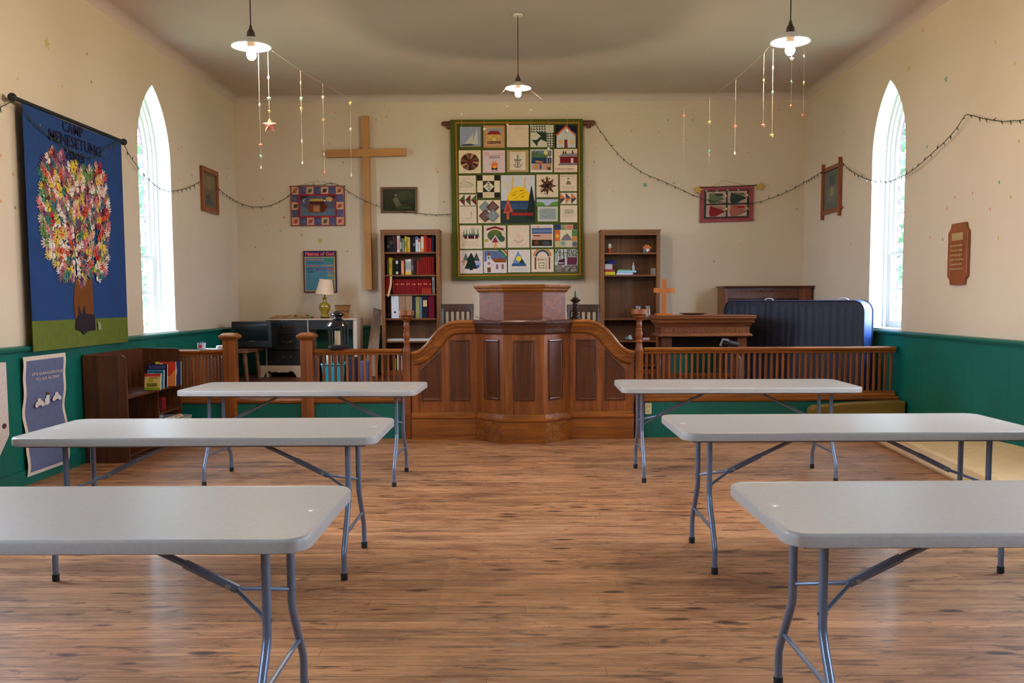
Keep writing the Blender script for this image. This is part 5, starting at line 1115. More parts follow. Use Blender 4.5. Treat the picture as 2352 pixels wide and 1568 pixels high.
blk('campfire', (378, 362, 573, 560), scrib(.28, .62, .8, .78, 3, (110, 104, 104), 3, .03) + scrib(.1, .75, .3, .9, 3, (196, 90, 90), 4, .02) + scrib(.7, .74, .92, .88, 2, (196, 90, 90), 5, .02) + [((226, 110, 50), [(.42, .2), (.36, .42), (.44, .36), (.46, .56), (.52, .4), (.6, .58), (.6, .4), (.68, .46), (.64, .2)]), ((244, 170, 60), [(.46, .2), (.5, .36), (.56, .26), (.6, .34), (.6, .2)]), ((70, 50, 44), ln(.38, .2, .66, .13, .05)), ((70, 50, 44), ln(.66, .2, .4, .13, .05)), ((200, 100, 100), rc(.36, .06, .7, .08))], (218, 190, 190))
blk('anchor_cross', (590, 360, 780, 555), [((222, 200, 178), rc(.14, .09, .86, .92)), ((110, 120, 100), rc(.47, .2, .53, .72)), ((110, 120, 100), rc(.33, .52, .67, .58)), ((110, 120, 100), ar(.5, .4, .16, .2, PI + .2, 2 * PI - .2)), ((110, 120, 100), ar(.5, .74, .03, .06, 0, 2 * PI)), ((196, 150, 130), rc(.3, .83, .7, .85)), ((110, 120, 100), rc(.4, .3, .43, .56)), ((110, 120, 100), rc(.57, .3, .6, .56))], (176, 148, 100))
blk('lake_scene', (797, 355, 990, 555), [((100, 120, 130), rc(.04, .7, .96, .96)), ((80, 110, 76), [(.04, .62), (.7, .62), (.86, .76), (.5, .8), (.3, .9), (.04, .86)]), ((40, 64, 96), rc(.04, .38, .96, .64)), ((196, 130, 70), [(.2, .46), (.26, .52), (.6, .46), (.55, .42), (.3, .42)]), ((196, 150, 130), rc(.04, .08, .96, .38)), ((180, 130, 80), rc(.74, .1, .79, .84)), ((160, 110, 70), rc(.86, .1, .9, .9)), ((226, 200, 120), ci(.7, .86, .1, 12)), ((50, 70, 130), rc(.42, .14, .5, .3)), ((186, 80, 50), rc(.42, .3, .5, .4)), ((200, 130, 50), ci(.26, .22, .08, 10)), ((120, 70, 30), rc(.78, .08, .92, .22)), ((170, 60, 50), ci(.14, .8, .05, 8))], (226, 216, 206))
blk('red_cabin', (1005, 350, 1208, 555), [((50, 66, 50), tri(.4, .8, .1, .16)), ((50, 66, 50), tri(.5, .8, .1, .13)), ((50, 66, 50), tri(.8, .8, .1, .18)), ((140, 124, 128), [(.18, .66), (.34, .8), (1, .8), (1, .66)]), ((120, 24, 30), rc(.25, .4, 1, .66)), ((214, 206, 200), rc(.73, .38, .83, .6)), ((130, 110, 120), [(.16, .3), (.25, .4), (1, .4), (1, .3)])] + scrib(.06, .08, .86, .18, 1, (140, 60, 60), 8, .03))
blk('sketched_lodge', (168, 585, 316, 738), [((200, 176, 146), rc(.06, .12, .94, .82)), ((222, 198, 168), rc(.08, .14, .92, .8)), ((120, 110, 96), ln(.12, .6, .3, .76, .02)), ((120, 110, 96), ln(.3, .72, .9, .44, .03)), ((120, 110, 96), ln(.12, .6, .12, .34, .02))] + scrib(.12, .3, .85, .62, 6, (140, 130, 112), 4, .015))
blk('treble_clef', (330, 582, 528, 780), [((40, 36, 24), rc(0, 0, .24, .24)), ((40, 36, 24), rc(.75, 0, 1, .24)), ((40, 36, 24), rc(0, .76, .24, 1)), ((40, 36, 24), rc(.75, .76, 1, 1)), ((44, 44, 34), rc(.25, .25, .75, .75)), ((222, 208, 180), [(.5, .26), (.74, .5), (.5, .74), (.26, .5)]), ((30, 30, 34), ln(.5, .32, .49, .68, .022)), ((30, 30, 34), ar(.5, .46, .07, .095, -PI * .6, PI * 1.1)), ((30, 30, 34), ar(.5, .64, .03, .05, 0, 2 * PI))] + scrib(.3, .08, .7, .2, 2, (150, 130, 100), 2, .016), (226, 202, 164))
sun = [((206, 198, 196), full), ((222, 170, 100), [(.3, .62), (.34, .62), (.38, .96), (.33, .98)]), ((222, 180, 110), [(.66, .64), (.7, .64), (.74, .97), (.7, .97)]), ((222, 190, 130), [(.1, .84), (.22, .7), (.25, .72), (.13, .87)]), ((240, 190, 30), ci(.53, .47, .35, 26, .3)), ((224, 150, 30), ln(.3, .6, .5, .68, .02)), ((224, 150, 30), ln(.4, .5, .7, .66, .02)), ((70, 50, 20), ln(.55, .67, .66, .69, .012)), ((70, 50, 20), ln(.34, .57, .42, .6, .012)), ((70, 50, 20), ln(.6, .54, .68, .56, .012)),
       ((60, 80, 110), rc(0, .28, 1, .47)), ((50, 64, 96), rc(0, .41, 1, .47)), ((44, 58, 50), rc(0, 0, 1, .29))] + fir(.9, .1, .36, .7, (32, 44, 38)) + [((32, 44, 38), rc(.86, .05, .93, .3)), ((190, 84, 60), [(.06, .2), (.2, .52), (.36, .24)]), ((150, 60, 46), [(.12, .24), (.2, .42), (.28, .25)]), ((190, 84, 60), rc(.16, .08, .24, .22)), ((150, 40, 36), rc(.3, .16, .95, .22))]
BL.append(('sunset_tree', (540, 580, 835, 1005), sun))
stt = [((84, 52, 34), stp(.5, .5, .44, .2, 8))] + [(r.choice([(60, 34, 26), (130, 80, 50), (50, 30, 26), (190, 150, 110)]), ci(.5 + .34 * math.cos(a_) * q, .5 + .34 * math.sin(a_) * q, .03, 7)) for a_, q in [(r.uniform(0, 6.28), r.uniform(.2, 1.1)) for _ in range(50)]] + [((40, 30, 30), ci(.5, .5, .1, 10))]
blk('brown_star', (850, 575, 1040, 775), stt)
blk('plant_logo', (1055, 575, 1205, 722), scrib(.1, .85, .9, .95, 1, (130, 120, 100), 2, .03) + [((130, 110, 84), [(.36, .4), (.45, .66), (.62, .56), (.68, .4)]), ((80, 110, 60), ci(.5, .76, .08, 10, .04))] + scrib(.15, .1, .85, .32, 3, (150, 140, 120), 3, .016))
GL = lambda a, b_, c: sum([[(c1, [(x + .32, .5), (x, .5), (x + .32, 1)][0:3]), (c2, [(x, .5), (x + .32, .5), (x + .32, 0)])] for x, c1, c2 in ((.0, a, b_), (.33, b_, a), (.66, a, b_))], [])
blk('flying_geese', (170, 750, 325, 850), GL((80, 92, 50), (110, 40, 40), 0), (222, 200, 180))
GR = sum([[(c1, [(x, .5), (x + .32, .5), (x, 1)]), (c2, [(x, .5), (x + .32, .5), (x, 0)])] for x, c1, c2 in ((.0, (200, 120, 70), (80, 66, 76)), (.33, (80, 66, 76), (200, 120, 70)), (.66, (200, 120, 70), (80, 66, 76)))], [])
blk('flying_geese', (1058, 735, 1205, 835), GR, (222, 200, 180))
blk('green_hills', (852, 792, 1040, 850), [((96, 140, 60), [(0, 0), (0, .6), (.3, .5), (.42, 0)]), ((96, 140, 60), [(.55, 0), (.7, .5), (1, .7), (1, 0)])], (176, 180, 200))
blk('stitched_map', (860, 855, 1038, 988), [((150, 156, 150), rc(.1, .15, .9, .85)), ((60, 60, 40), ci(.06, .65, .03, 6)), ((60, 60, 40), ci(.38, .66, .025, 6)), ((60, 60, 40), ci(.4, .3, .025, 6))] + scrib(.15, .2, .85, .8, 7, (130, 140, 150), 6, .01), (190, 184, 170))
blk('faint_drawing', (172, 855, 322, 1005), [((70, 66, 60), rc(.68, .36, .7, .7)), ((70, 66, 60), rc(.64, .58, .74, .6)), ((160, 150, 130), ln(.3, .62, .36, .36, .01))] + scrib(.28, .26, .7, .34, 2, (150, 140, 120), 6, .014) + scrib(.14, .14, .8, .2, 1, (170, 150, 130), 3, .012))
bk = []
for (cx_, cy_, c1) in ((.33, .69, (120, 130, 130)), (.67, .69, (96, 60, 54)), (.33, .31, (96, 60, 54)), (.67, .31, (120, 130, 130))):
    bk.append((c1, [(cx_ - .29, cy_), (cx_, cy_ + .29), (cx_ + .29, cy_), (cx_, cy_ - .29)]))
    for k in range(6):
        for l in range(5): x, y = cx_ + (k - 2.5) * .036 + (l - 2) * .038, cy_ + (k - 2.5) * .036 - (l - 2) * .038; bk.append(((210, 196, 180), [(x - .014, y), (x, y + .014), (x + .014, y), (x, y - .014)]))
blk('woven_cross', (335, 800, 532, 1002), bk, (226, 202, 166))
blk('written_emblem', (1058, 845, 1208, 995), scrib(.25, .5, .8, .76, 5, (130, 122, 104), 2, .03) + scrib(.25, .3, .75, .42, 2, (160, 150, 128), 4, .016))
blk('cabin_and_firs', (178, 1022, 370, 1228), sum([fir(x, .5, .11, h, (84, 130, 96)) for x, h in ((.18, .34), (.3, .38), (.44, .32), (.55, .44), (.64, .48), (.82, .4))], []) + [((74, 84, 80), [(.14, .55), (.24, .62), (.84, .62), (.88, .55)]), ((74, 24, 32), rc(.2, .43, .82, .56)), ((206, 190, 180), rc(.33, .42, .38, .56)), ((206, 190, 180), rc(.65, .42, .7, .56))] + scrib(.1, .12, .9, .32, 2, (170, 164, 130), 3, .014))
blk('a_frame_cabin', (388, 1022, 580, 1220), [((130, 36, 40), [(.12, .76), (.12, .86), (.5, .97), (.9, .86), (.9, .76), (.5, .87)]), ((76, 96, 50), ci(.5, .55, .34, 18, .26)), ((100, 110, 46), ci(.5, .72, .2, 14, .1)), ((60, 84, 56), ci(.8, .4, .16, 12, .14)), ((190, 180, 186), [(.3, .28), (.52, .58), (.74, .28)]), ((150, 36, 50), [(.36, .24), (.52, .5), (.66, .24)]), ((180, 160, 60), ci(.12, .32, .1, 10, .07)), ((214, 150, 90), [(.44, .02), (.5, .24), (.58, .24), (.6, .02)])], (218, 194, 172))
blk('faint_boat', (597, 1020, 787, 1218), [((222, 180, 150), tri(.5, .4, .3, .24)), ((120, 112, 110), ar(.5, .46, .2, .23, PI + .5, 2 * PI - .5))] + scrib(.15, .7, .9, .95, 2, (196, 176, 156), 3, .012) + scrib(.15, .1, .9, .2, 2, (190, 170, 150), 5, .01))
blk('beach', (800, 1015, 995, 1215), [((214, 190, 180), rc(.04, .84, .96, .98)), ((226, 160, 90), ci(.33, .9, .08, 12, .05)), ((76, 96, 136), rc(.04, .6, .96, .85)), ((110, 128, 160), rc(.04, .68, .96, .76)), ((206, 154, 126), rc(.04, .32, .96, .6)), ((126, 50, 40), [(.1, .56), (.14, .49), (.4, .48), (.45, .53), (.2, .53)]), ((52, 44, 24), rc(.04, .05, .96, .33)), ((110, 56, 28), ci(.25, .2, .1, 10)), ((70, 74, 80), ci(.7, .17, .18, 12, .1))], (226, 220, 210))
blk('crazy_patch', (1010, 1015, 1208, 1215), [((44, 60, 100), rc(0, .77, .28, 1)), ((110, 140, 90), tri(.38, .78, .2, .2)), ((206, 110, 100), ci(.66, .88, .14, 12, .09)), ((70, 66, 50), rc(.82, .78, 1, 1)), ((210, 100, 50), rc(0, .28, .24, .76)), ((230, 160, 60), ci(.12, .5, .09, 10)), ((216, 200, 160), rc(.24, .28, .76, .76)), ((120, 106, 110), [(.26, .3), (.4, .5), (.56, .62), (.7, .45), (.78, .3)]), ((90, 130, 80), rc(.76, .5, 1, .76)), ((200, 140, 50), ci(.88, .4, .1, 8)), ((190, 170, 120), rc(0, 0, .5, .27)), ((120, 150, 150), ci(.36, .18, .1, 10)), ((200, 180, 150), rc(.5, 0, .78, .27)), ((90, 100, 120), ci(.88, .14, .11, 8))], (180, 150, 110))
blk('dark_firs', (178, 1240, 378, 1445), [((90, 104, 88), tri(.26, .56, .26, .34)), ((60, 70, 60), tri(.72, .54, .3, .36)), ((26, 46, 40), [(.28, .54), (.49, .9), (.68, .56)]), ((26, 44, 36), [(.2, .2), (.36, .6), (.62, .6), (.76, .2)]), ((190, 120, 80), rc(.14, .36, .2, .58)), ((190, 120, 80), rc(.08, .48, .26, .53)), ((150, 160, 190), ci(.8, .4, .12, 12)), ((70, 84, 130), ci(.78, .3, .07, 10)), ((26, 44, 36), rc(.42, .14, .56, .22))], (214, 194, 182))
blk('church_and_rainbow', (388, 1240, 588, 1440), [((90, 104, 140), rc(.02, .5, .98, .98)), ((206, 60, 50), ar(.3, .35, .83, .88, .1, PI / 2.1)), ((226, 200, 120), ar(.3, .35, .79, .83, .1, PI / 2.1)), ((50, 120, 90), ar(.3, .35, .72, .79, .1, PI / 2.1)), ((214, 196, 190), rc(.02, .02, .98, .46)), ((214, 196, 190), [(.02, .46), (.3, .66), (.5, .4)]), ((140, 72, 30), [(.36, .64), (.9, .64), (.98, .46), (.48, .46)]), ((206, 190, 186), rc(.13, .55, .3, .76)), ((140, 72, 40), tri(.22, .76, .16, .18)), ((90, 100, 90), rc(.18, .62, .25, .72)), ((150, 110, 110), ci(.22, .42, .065, 12)), ((110, 60, 30), rc(.15, .03, .3, .24)), ((150, 96, 110), rc(.53, .16, .63, .38)), ((150, 96, 110), rc(.77, .16, .87, .38))], (220, 210, 206))
blk('sun_triangle', (600, 1235, 795, 1435), [((110, 136, 170), [(.17, .3), (.45, .95), (.82, .3)]), ((40, 60, 50), [(.5, .36), (.58, .66), (.82, .32)]), ((60, 84, 124), [(.15, .27), (.2, .4), (.78, .4), (.83, .27)]), ((226, 200, 50), ci(.48, .6, .12, 16))] + scrib(.1, .06, .9, .2, 2, (140, 140, 160), 2, .016), (216, 200, 186))
blk('bunk_house', (805, 1232, 1000, 1432), [((196, 110, 70), ar(.5, .66, .36, .42, .1, PI - .1)), ((216, 170, 70), ar(.5, .66, .33, .36, .1, PI - .1)), ((60, 110, 80), ar(.5, .66, .3, .33, .1, PI - .1)), ((50, 66, 110), ar(.5, .66, .24, .3, .1, PI - .1)), ((120, 60, 56), rc(.15, .12, .22, .66)), ((120, 60, 56), rc(.78, .12, .85, .66)), ((150, 140, 90), rc(.32, .16, .58, .42)), ((222, 204, 176), rc(.35, .2, .55, .26)), ((222, 204, 176), rc(.35, .3, .55, .38))])
blk('forest_cabin', (1012, 1230, 1215, 1432), [((200, 196, 196), rc(0, .3, 1, 1))] + [((74, 84, 60), ln(x, .45, x + r.uniform(-.06, .06), 1, .025)) for x in [.05 + .075 * k for k in range(13)]] + [((96, 110, 80), ci(r.uniform(0, 1), r.uniform(.7, 1), .035, 7)) for _ in range(40)] + [((96, 40, 56), rc(.53, .32, .94, .64)), ((200, 190, 196), rc(.43, .28, .52, .62)), ((70, 34, 44), [(.1, .32), (.18, .52), (.42, .6), (.42, .32)]), ((200, 190, 190), rc(.14, .37, .38, .41))] + [((r.choice([(120, 84, 76), (60, 56, 50), (190, 176, 160)])), ci(r.uniform(.02, .98), r.uniform(.02, .28), .05, 8, .02)) for _ in range(34)], (130, 120, 110))
for nm, (a, b, c, d_), items in BL:
    p0_, p1_ = Qp(a, d_), Qp(c, b); cx_, cz_ = (p0_.x + p1_.x) / 2, (p0_.z + p1_.z) / 2
    o = art(nm + '_block', t, (p0_.x, YFq + .006, p0_.z), (p1_.x - p0_.x, 0, 0), (0, 0, p1_.z - p0_.z), items, .006, .00022, items[0][0])
    if nm == 'bunk_house':
        m = MB(); W2, H2 = p1_.x - p0_.x, p1_.z - p0_.z
        textmesh('Bunk', m, (p0_.x + W2 * .28, YFq, p0_.z + H2 * .5), (1, 0, 0), (0, 0, 1), W2 * .3, H2 * .12, (0, -1, 0), .006)
        for k, ch in enumerate('HOUSE'): textmesh(ch, m, (p0_.x + W2 * .64, YFq, p0_.z + H2 * (.52 - .1 * k)), (1, 0, 0), (0, 0, 1), W2 * .07, H2 * .08, (0, -1, 0), .006)
        m.build('lettering', cl(140, 60, 60), o, fix=False)

# ------------------------------------------------------------------ side wall pictures and plaque
def sideframe(X, sg, ya, yb, z0, z1, w, m, label, items, tilt=0, name='framed_picture', ears=False):
    x = X; t = thing(name, (X, (ya + yb) / 2, z0), label, 'picture'); dd = sg * .035
    for a in (((ya, z0), (yb, z0), (yb - w, z0 + w), (ya + w, z0 + w)), ((yb, z0), (yb, z1), (yb - w, z1 - w), (yb - w, z0 + w)), ((yb, z1), (ya, z1), (ya + w, z1 - w), (yb - w, z1 - w)), ((ya, z1), (ya, z0), (ya + w, z0 + w), (ya + w, z1 - w))):
        MB().prism(a, 'x', X + sg * .004, X + dd).build('frame_side', m, t, bev=.003)
    if sg > 0: art('picture_sheet', t, (X + sg * .01, yb - w * .8, z0 + w * .8), (0, -(yb - ya - 1.6 * w), 0), (0, 0, z1 - z0 - 1.6 * w), items, .002, .0004, items[0][0]) if False else art('picture_sheet', t, (X + sg * .01, ya + w * .8, z0 + w * .8), (0, (yb - ya - 1.6 * w), 0), (0, 0, z1 - z0 - 1.6 * w), items, .002, .0004, items[0][0])
    else: art('picture_sheet', t, (X + sg * .01, yb - w * .8, z0 + w * .8), (0, -(yb - ya - 1.6 * w), 0), (0, 0, z1 - z0 - 1.6 * w), items, .002, .0004, items[0][0])
    if ears:
        for z in (z0 + .02, z1 - .05):
            MB().box(min(X + sg * .006, X + sg * .03), ya - .05, z, max(X + sg * .006, X + sg * .03), yb + .05, z + .03).build('cross_stick', m, t, bev=.003)
        for y in (ya + .01, yb - .04): MB().box(min(X + sg * .01, X + sg * .045), y, z0 - .06, max(X + sg * .01, X + sg * .045), y + .03, z1 + .06).build('upright_stick', m, t, bev=.003)
    return t
FRW = wood('oak_picture_frame', (110, 46, 12), (170, 90, 36), 'z', .35, .2)
a, b = ax(461, 380, XL), ax(497, 490, XL)
sideframe(XL, 1, ax(460, 450, XL).y, ax(497, 450, XL).y, ax(460, 487, XL).z + .02, ax(460, 380, XL).z, .06, FRW, 'narrow oak framed picture on the left wall past the window', [((112, 100, 74), full), ((122, 110, 82), rc(.1, .55, .9, .9)), ((84, 80, 66), [(.2, .3), (.5, .45), (.6, .25), (.8, .2), (.7, .15), (.3, .2)]), ((132, 116, 84), ci(.5, .7, .2, 12)), ((92, 90, 84), rc(.15, .1, .85, .2))])
sideframe(XR, -1, ax(1935, 430, XR).y, ax(1893, 430, XR).y, ax(1935, 483, XR).z, ax(1935, 372, XR).z, .05, FRW, 'crossed stick wooden frame with grey print on the right wall', [((104, 106, 94), full), ((116, 112, 96), rc(.2, .2, .8, .8)), ((150, 140, 100), ci(.5, .45, .12, 10)), ((86, 92, 88), rc(.3, .6, .7, .85))], ears=True)
ya, yb = ax(2229, 580, XR).y, ax(2184, 580, XR).y; z0, z1 = ax(2206, 654, XR).z, ax(2206, 512, XR).z
t = thing('carved_plaque', (XR, (ya + yb) / 2, z0), 'oak plaque with notched corners and pale lettering on the right wall', 'plaque'); k = .05
def nc(y, z, sy, sz): return [(y + sy * 0, z + sz * k * 1.5), (y + sy * k * .35, z + sz * k * 1.35), (y + sy * k * .9, z + sz * k * .8), (y + sy * k, z + sz * k * .3), (y + sy * k * 1.1, z)]
ol = nc(ya, z0, 1, 1) + nc(yb, z0, -1, 1)[::-1] + nc(yb, z1, -1, -1) + nc(ya, z1, 1, -1)[::-1]
MB().prism(ol, 'x', XR - .03, XR - .002).build('board', wood('plaque_oak', (128, 62, 24), (172, 96, 46), 'z', .4, .2), t, bev=.005)
m = MB(); hh_ = z1 - z0; ww = yb - ya
m.add([(XR - .0315, yb - ww * .22, z0 + hh_ * .72), (XR - .0315, ya + ww * .22, z0 + hh_ * .72), (XR - .0315, ya + ww * .22, z0 + hh_ * .84), (XR - .0315, yb - ww * .22, z0 + hh_ * .84)], [(0, 1, 2, 3)])
rq = random.Random(4)
for i in range(6):
    y = yb - ww * .16; zl = z0 + hh_ * (.62 - .075 * i)
    while y > ya + ww * .22:
        l = rq.uniform(.012, .03); m.add([(XR - .0315, y, zl), (XR - .0315, y - l, zl), (XR - .0315, y - l, zl + hh_ * .03), (XR - .0315, y, zl + hh_ * .03)], [(0, 1, 2, 3)]); y -= l + .009
m.build('lettering', cl(170, 140, 96), t, fix=False)

# ------------------------------------------------------------------ banner on the left wall
XB_ = XL + .078
B0, B1 = ax(50, 236, XB_), ax(278, 325, XB_); zb0 = (ax(85, 803, XB_).z + ax(292, 788, XB_).z) / 2; zt0 = (B0.z + B1.z) / 2
y0_, y1_ = B0.y, B1.y; bw_, bh_ = y1_ - y0_, zt0 - zb0
t = thing('wall_banner', (XL, (y0_ + y1_) / 2, zb0), 'tall blue cloth banner with a handprint tree on the left wall', 'banner')
NAVY = (30, 62, 112)
m = MB(); ny, nz = 20, 24; vs = []
def bx_(u, v_): return XB_ + .0055 * math.sin(u * 5.1 + 1) * (1 - v_) ** .7
for j in range(nz + 1):
    for i in range(ny + 1): u, v_ = i / ny, j / nz; vs.append((bx_(u, v_), y0_ + bw_ * u, zb0 + bh_ * v_ - .012 * math.sin(u * PI) * (1 if j == nz else 0)))
nb = len(vs); vs += [(x - .004, y, z) for x, y, z in vs]
jg = int(nz * .145)
F1 = [(j * (ny + 1) + i, j * (ny + 1) + i + 1, (j + 1) * (ny + 1) + i + 1, (j + 1) * (ny + 1) + i) for j in range(jg, nz) for i in range(ny)]
F2 = [(j * (ny + 1) + i, j * (ny + 1) + i + 1, (j + 1) * (ny + 1) + i + 1, (j + 1) * (ny + 1) + i) for j in range(jg) for i in range(ny)]
MBAN = mat('blue_banner_cloth', NAVY, .75, .08, 5, bump=.25, bscale=14, spec=.25); MGRN = mat('green_banner_cloth', (92, 104, 24), .85, .1, 20, bump=.1)
m.add(vs, F1 + [tuple(nb + k for k in f[::-1]) for f in F1], 0); m.add(vs, F2 + [tuple(nb + k for k in f[::-1]) for f in F2], 1); m.s = [True] * len(m.f)
m.build('banner_cloth', [MBAN, MGRN], t, fix=False)
MB().tube([(XB_ + .0, y0_ - .14, zt0 + .01), (XB_ + .0, y1_ + .07, zt0 + .01)], .016, 10).build('banner_rod', M_RUB, t)
for y in (y0_ - .13, y1_ + .06): MB().ball((XB_, y, zt0 + .01), .032).build('rod_knob', M_RUB, t)
def bt(s, xa, ya_, xb, yb_, hh_):
    a, b = ax(xa, ya_, XB_ + .02), ax(xb, yb_, XB_ + .02); m = MB(); textmesh(s, m, (XB_ + .0, a.y, a.z), (0, 1, 0), (0, 0, 1), b.y - a.y, hh_, (1, 0, 0), .0062 if s != '2003' else .0105, bold=.012); return m
XN = bt('CAMP', 148, 300, 195, 316, .088); XN.build('camp_lettering', cl(30, 30, 52), t, fix=False)
bt('MENESETUNG', 117, 321, 236, 357, .095).build('name_lettering', cl(30, 30, 52), t, fix=False)
bt('2003', 153, 363, 198, 378, .08).build('year_lettering', cl(30, 30, 52), t, fix=False)
def bp(x, y): p = ax(x, y, XB_ + .015); return (p.y, p.z)
m = MB(); 
m.prism([bp(*q) for q in ((176, 640), (214, 640), (217, 705), (219, 735), (176, 732), (172, 690))], 'x', XB_ + .003, XB_ + .006, 0)
m.prism([bp(*q) for q in ((182, 700), (187, 712), (190, 722), (196, 700), (200, 720), (220, 722), (222, 758), (205, 760), (196, 768), (188, 760), (176, 756), (177, 736), (182, 722))], 'x', XB_ + .0055, XB_ + .0072, 1)
m.prism([bp(*q) for q in ((227, 738), (234, 742), (235, 756), (229, 758))], 'x', XB_ + .004, XB_ + .007, 2)
m.build('trunk_patch', [cl(112, 64, 26), cl(44, 34, 40), cl(150, 150, 120)], t)
poly = [(93, 372), (108, 340), (125, 326), (148, 340), (160, 372), (178, 366), (195, 378), (207, 388), (215, 366), (235, 372), (245, 400), (250, 430), (258, 480), (254, 560), (250, 640), (232, 668), (222, 640), (205, 640), (190, 655), (160, 660), (140, 650), (130, 620), (112, 590), (100, 540), (96, 510), (90, 470), (96, 430)]
poly = [(176 + (x - 176) * .93, 514 + (y - 514) * .89) for x, y in poly]
def inside(x, y):
    c = False
    for i in range(len(poly)):
        (x1, y1), (x2, y2) = poly[i - 1], poly[i]
        if (y1 > y) != (y2 > y) and x < (x2 - x1) * (y - y1) / (y2 - y1) + x1: c = not c
    return c
HC = [(224, 206, 190), (216, 190, 176), (220, 150, 140), (206, 176, 90), (212, 180, 60), (176, 40, 44), (196, 80, 54), (60, 120, 104), (70, 96, 116), (110, 60, 96), (150, 90, 110), (120, 100, 90), (206, 120, 120), (226, 214, 204), (90, 40, 50), (100, 130, 70)]
m = MB(); rr = random.Random(21); cy0, cz0 = bp(178, 600)
cnt = 0
while cnt < 760:
    x, y = rr.uniform(88, 262), rr.uniform(322, 670)
    if not inside(x, y): continue
    a, b = bp(x, y); an = math.atan2(b - cz0, a - cy0) + rr.uniform(-.6, .6); s = rr.uniform(.055, .085); ci_ = rr.randrange(len(HC)); X = XB_ + .0062 + cnt * .000004
    R2 = lambda u, v_: (X, a + u * math.cos(an) - v_ * math.sin(an), b + u * math.sin(an) + v_ * math.cos(an))
    m.add([R2(s * .35 * math.cos(q * PI / 4), s * .35 * math.sin(q * PI / 4)) for q in range(8)], [tuple(range(8))], ci_)
    for q, l in ((-.5, .95), (-.18, 1.15), (.12, 1.2), (.42, 1.05), (1.2, .8)):
        u, v_ = math.cos(q), math.sin(q); w2 = s * .09
        m.add([R2(s * .25 * u + w2 * v_, s * .25 * v_ - w2 * u), R2(s * l * u + w2 * .7 * v_, s * l * v_ - w2 * .7 * u), R2(s * l * u - w2 * .7 * v_, s * l * v_ + w2 * .7 * u), R2(s * .25 * u - w2 * v_, s * .25 * v_ + w2 * u)], [(0, 1, 2, 3)], ci_)
    cnt += 1
m.build('handprint_foliage', [cl(*c) for c in HC], t, fix=False)

# ------------------------------------------------------------------ posters on the left boards
XP = XL + .03
ya, yb = ax(52, 950, XP).y, ax(150, 950, XP).y; z1 = (ax(45, 818, XP).z + ax(143, 812, XP).z) / 2; z0 = max(.06, (ax(62, 1093, XP).z + ax(158, 1062, XP).z) / 2)
t = thing('tall_poster', (XP, (ya + yb) / 2, z0), 'tall slate blue poster with pixel clouds on the left boards', 'poster')
W2, H2 = yb - ya, z1 - z0
def cz(v_): return XP + .012 + .010 * math.sin(v_ * 9) + .006 * math.sin(v_ * 21)
def curl(name, pl, c, e, nz=1):
    # strip of the curled sheet between v0..v1, u0..u1
    (u0_, v0_, u1_, v1_) = pl; n = max(1, int((v1_ - v0_) * 30)); m = MB(); vs = []
    for j in range(n + 1):
        v_ = v0_ + (v1_ - v0_) * j / n
        for u in (u0_, u1_): vs.append((cz(v_) + e, ya + W2 * u, z0 + H2 * v_))
    m.add(vs, [(2 * j, 2 * j + 1, 2 * j + 3, 2 * j + 2) for j in range(n)], 0, True); return m
m = curl('', (0, 0, 1, 1), 0, 0); vs0 = list(m.v); n0 = len(vs0); m.add([(x - .001, y, z) for x, y, z in vs0], [tuple(reversed(f)) for f in m.f]); m.build('poster_paper', cl(214, 196, 176), t, fix=False)
curl('', (.06, .03, .94, .965), 0, .001).build('slate_field', cl(98, 104, 134), t, fix=False)
for (u, v_) in ((.34, .62), (.74, .645)):
    m = MB()
    for kk, (du, dv) in enumerate(((0, 0), (-.045, -.025), (.045, -.025), (0, -.03), (-.07, -.04), (.07, -.04))): m.add([(cz(v_) + .009 + .0006 * kk, ya + W2 * (u + du + .045 * math.cos(q * PI / 4)), z0 + H2 * (v_ + dv + .018 * math.sin(q * PI / 4))) for q in range(8)], [tuple(range(8))])
    m.build('pixel_cloud', cl(206, 194, 186), t, fix=False)
m = MB(); e_ = .009
for (u, v_, w3, h3, i) in ((.53, .665, .07, .028, 1), (.53, .635, .08, .03, 0), (.53, .6, .11, .05, 0), (.53, .575, .08, .02, 0)): m.add([(cz(v_) + e_, ya + W2 * (u - w3 / 2), z0 + H2 * (v_ - h3 / 2)), (cz(v_) + e_, ya + W2 * (u + w3 / 2), z0 + H2 * (v_ - h3 / 2)), (cz(v_) + e_, ya + W2 * (u + w3 / 2), z0 + H2 * (v_ + h3 / 2)), (cz(v_) + e_, ya + W2 * (u - w3 / 2), z0 + H2 * (v_ + h3 / 2))], [(0, 1, 2, 3)], i)
m.build('robed_shape', [cl(210, 200, 196), cl(110, 70, 60)], t, fix=False)
m = MB()
for s, u, v_, w3 in (("IT'S DANGEROUS", .16, .835, .72), ('TO GO ALONE!', .24, .79, .56), ('TAKE THIS.', .3, .225, .42)): textmesh(s, m, (cz(v_ + .01) + .012, ya + W2 * u, z0 + H2 * v_), (0, 1, 0), (0, 0, 1), W2 * w3, H2 * .024, (1, 0, 0), .004)
m.build('lettering', cl(214, 190, 170), t, fix=False)
p = [ax(13, 832, XP), ax(15, 1000, XP), ax(0, 1052, XP)]
m = MB(); yy = p[0].y; m.prism([(yy - .62, .32), (yy - .2, .22), (yy - .0, p[1].z), (yy + .0, p[0].z), (yy - .3, p[0].z + .02), (yy - .62, p[0].z)], 'x', XP, XP + .002)
t = thing('paper_poster', (XP, yy - .3, .2), 'large white paper poster cut off by the left frame edge', 'poster'); m.build('sheet', cl(206, 190, 180), t)
MB().prism(ci(yy - .06, .5, .03, 10, .02), 'x', XP + .002, XP + .003).build('brown_mark', cl(90, 50, 50), t)

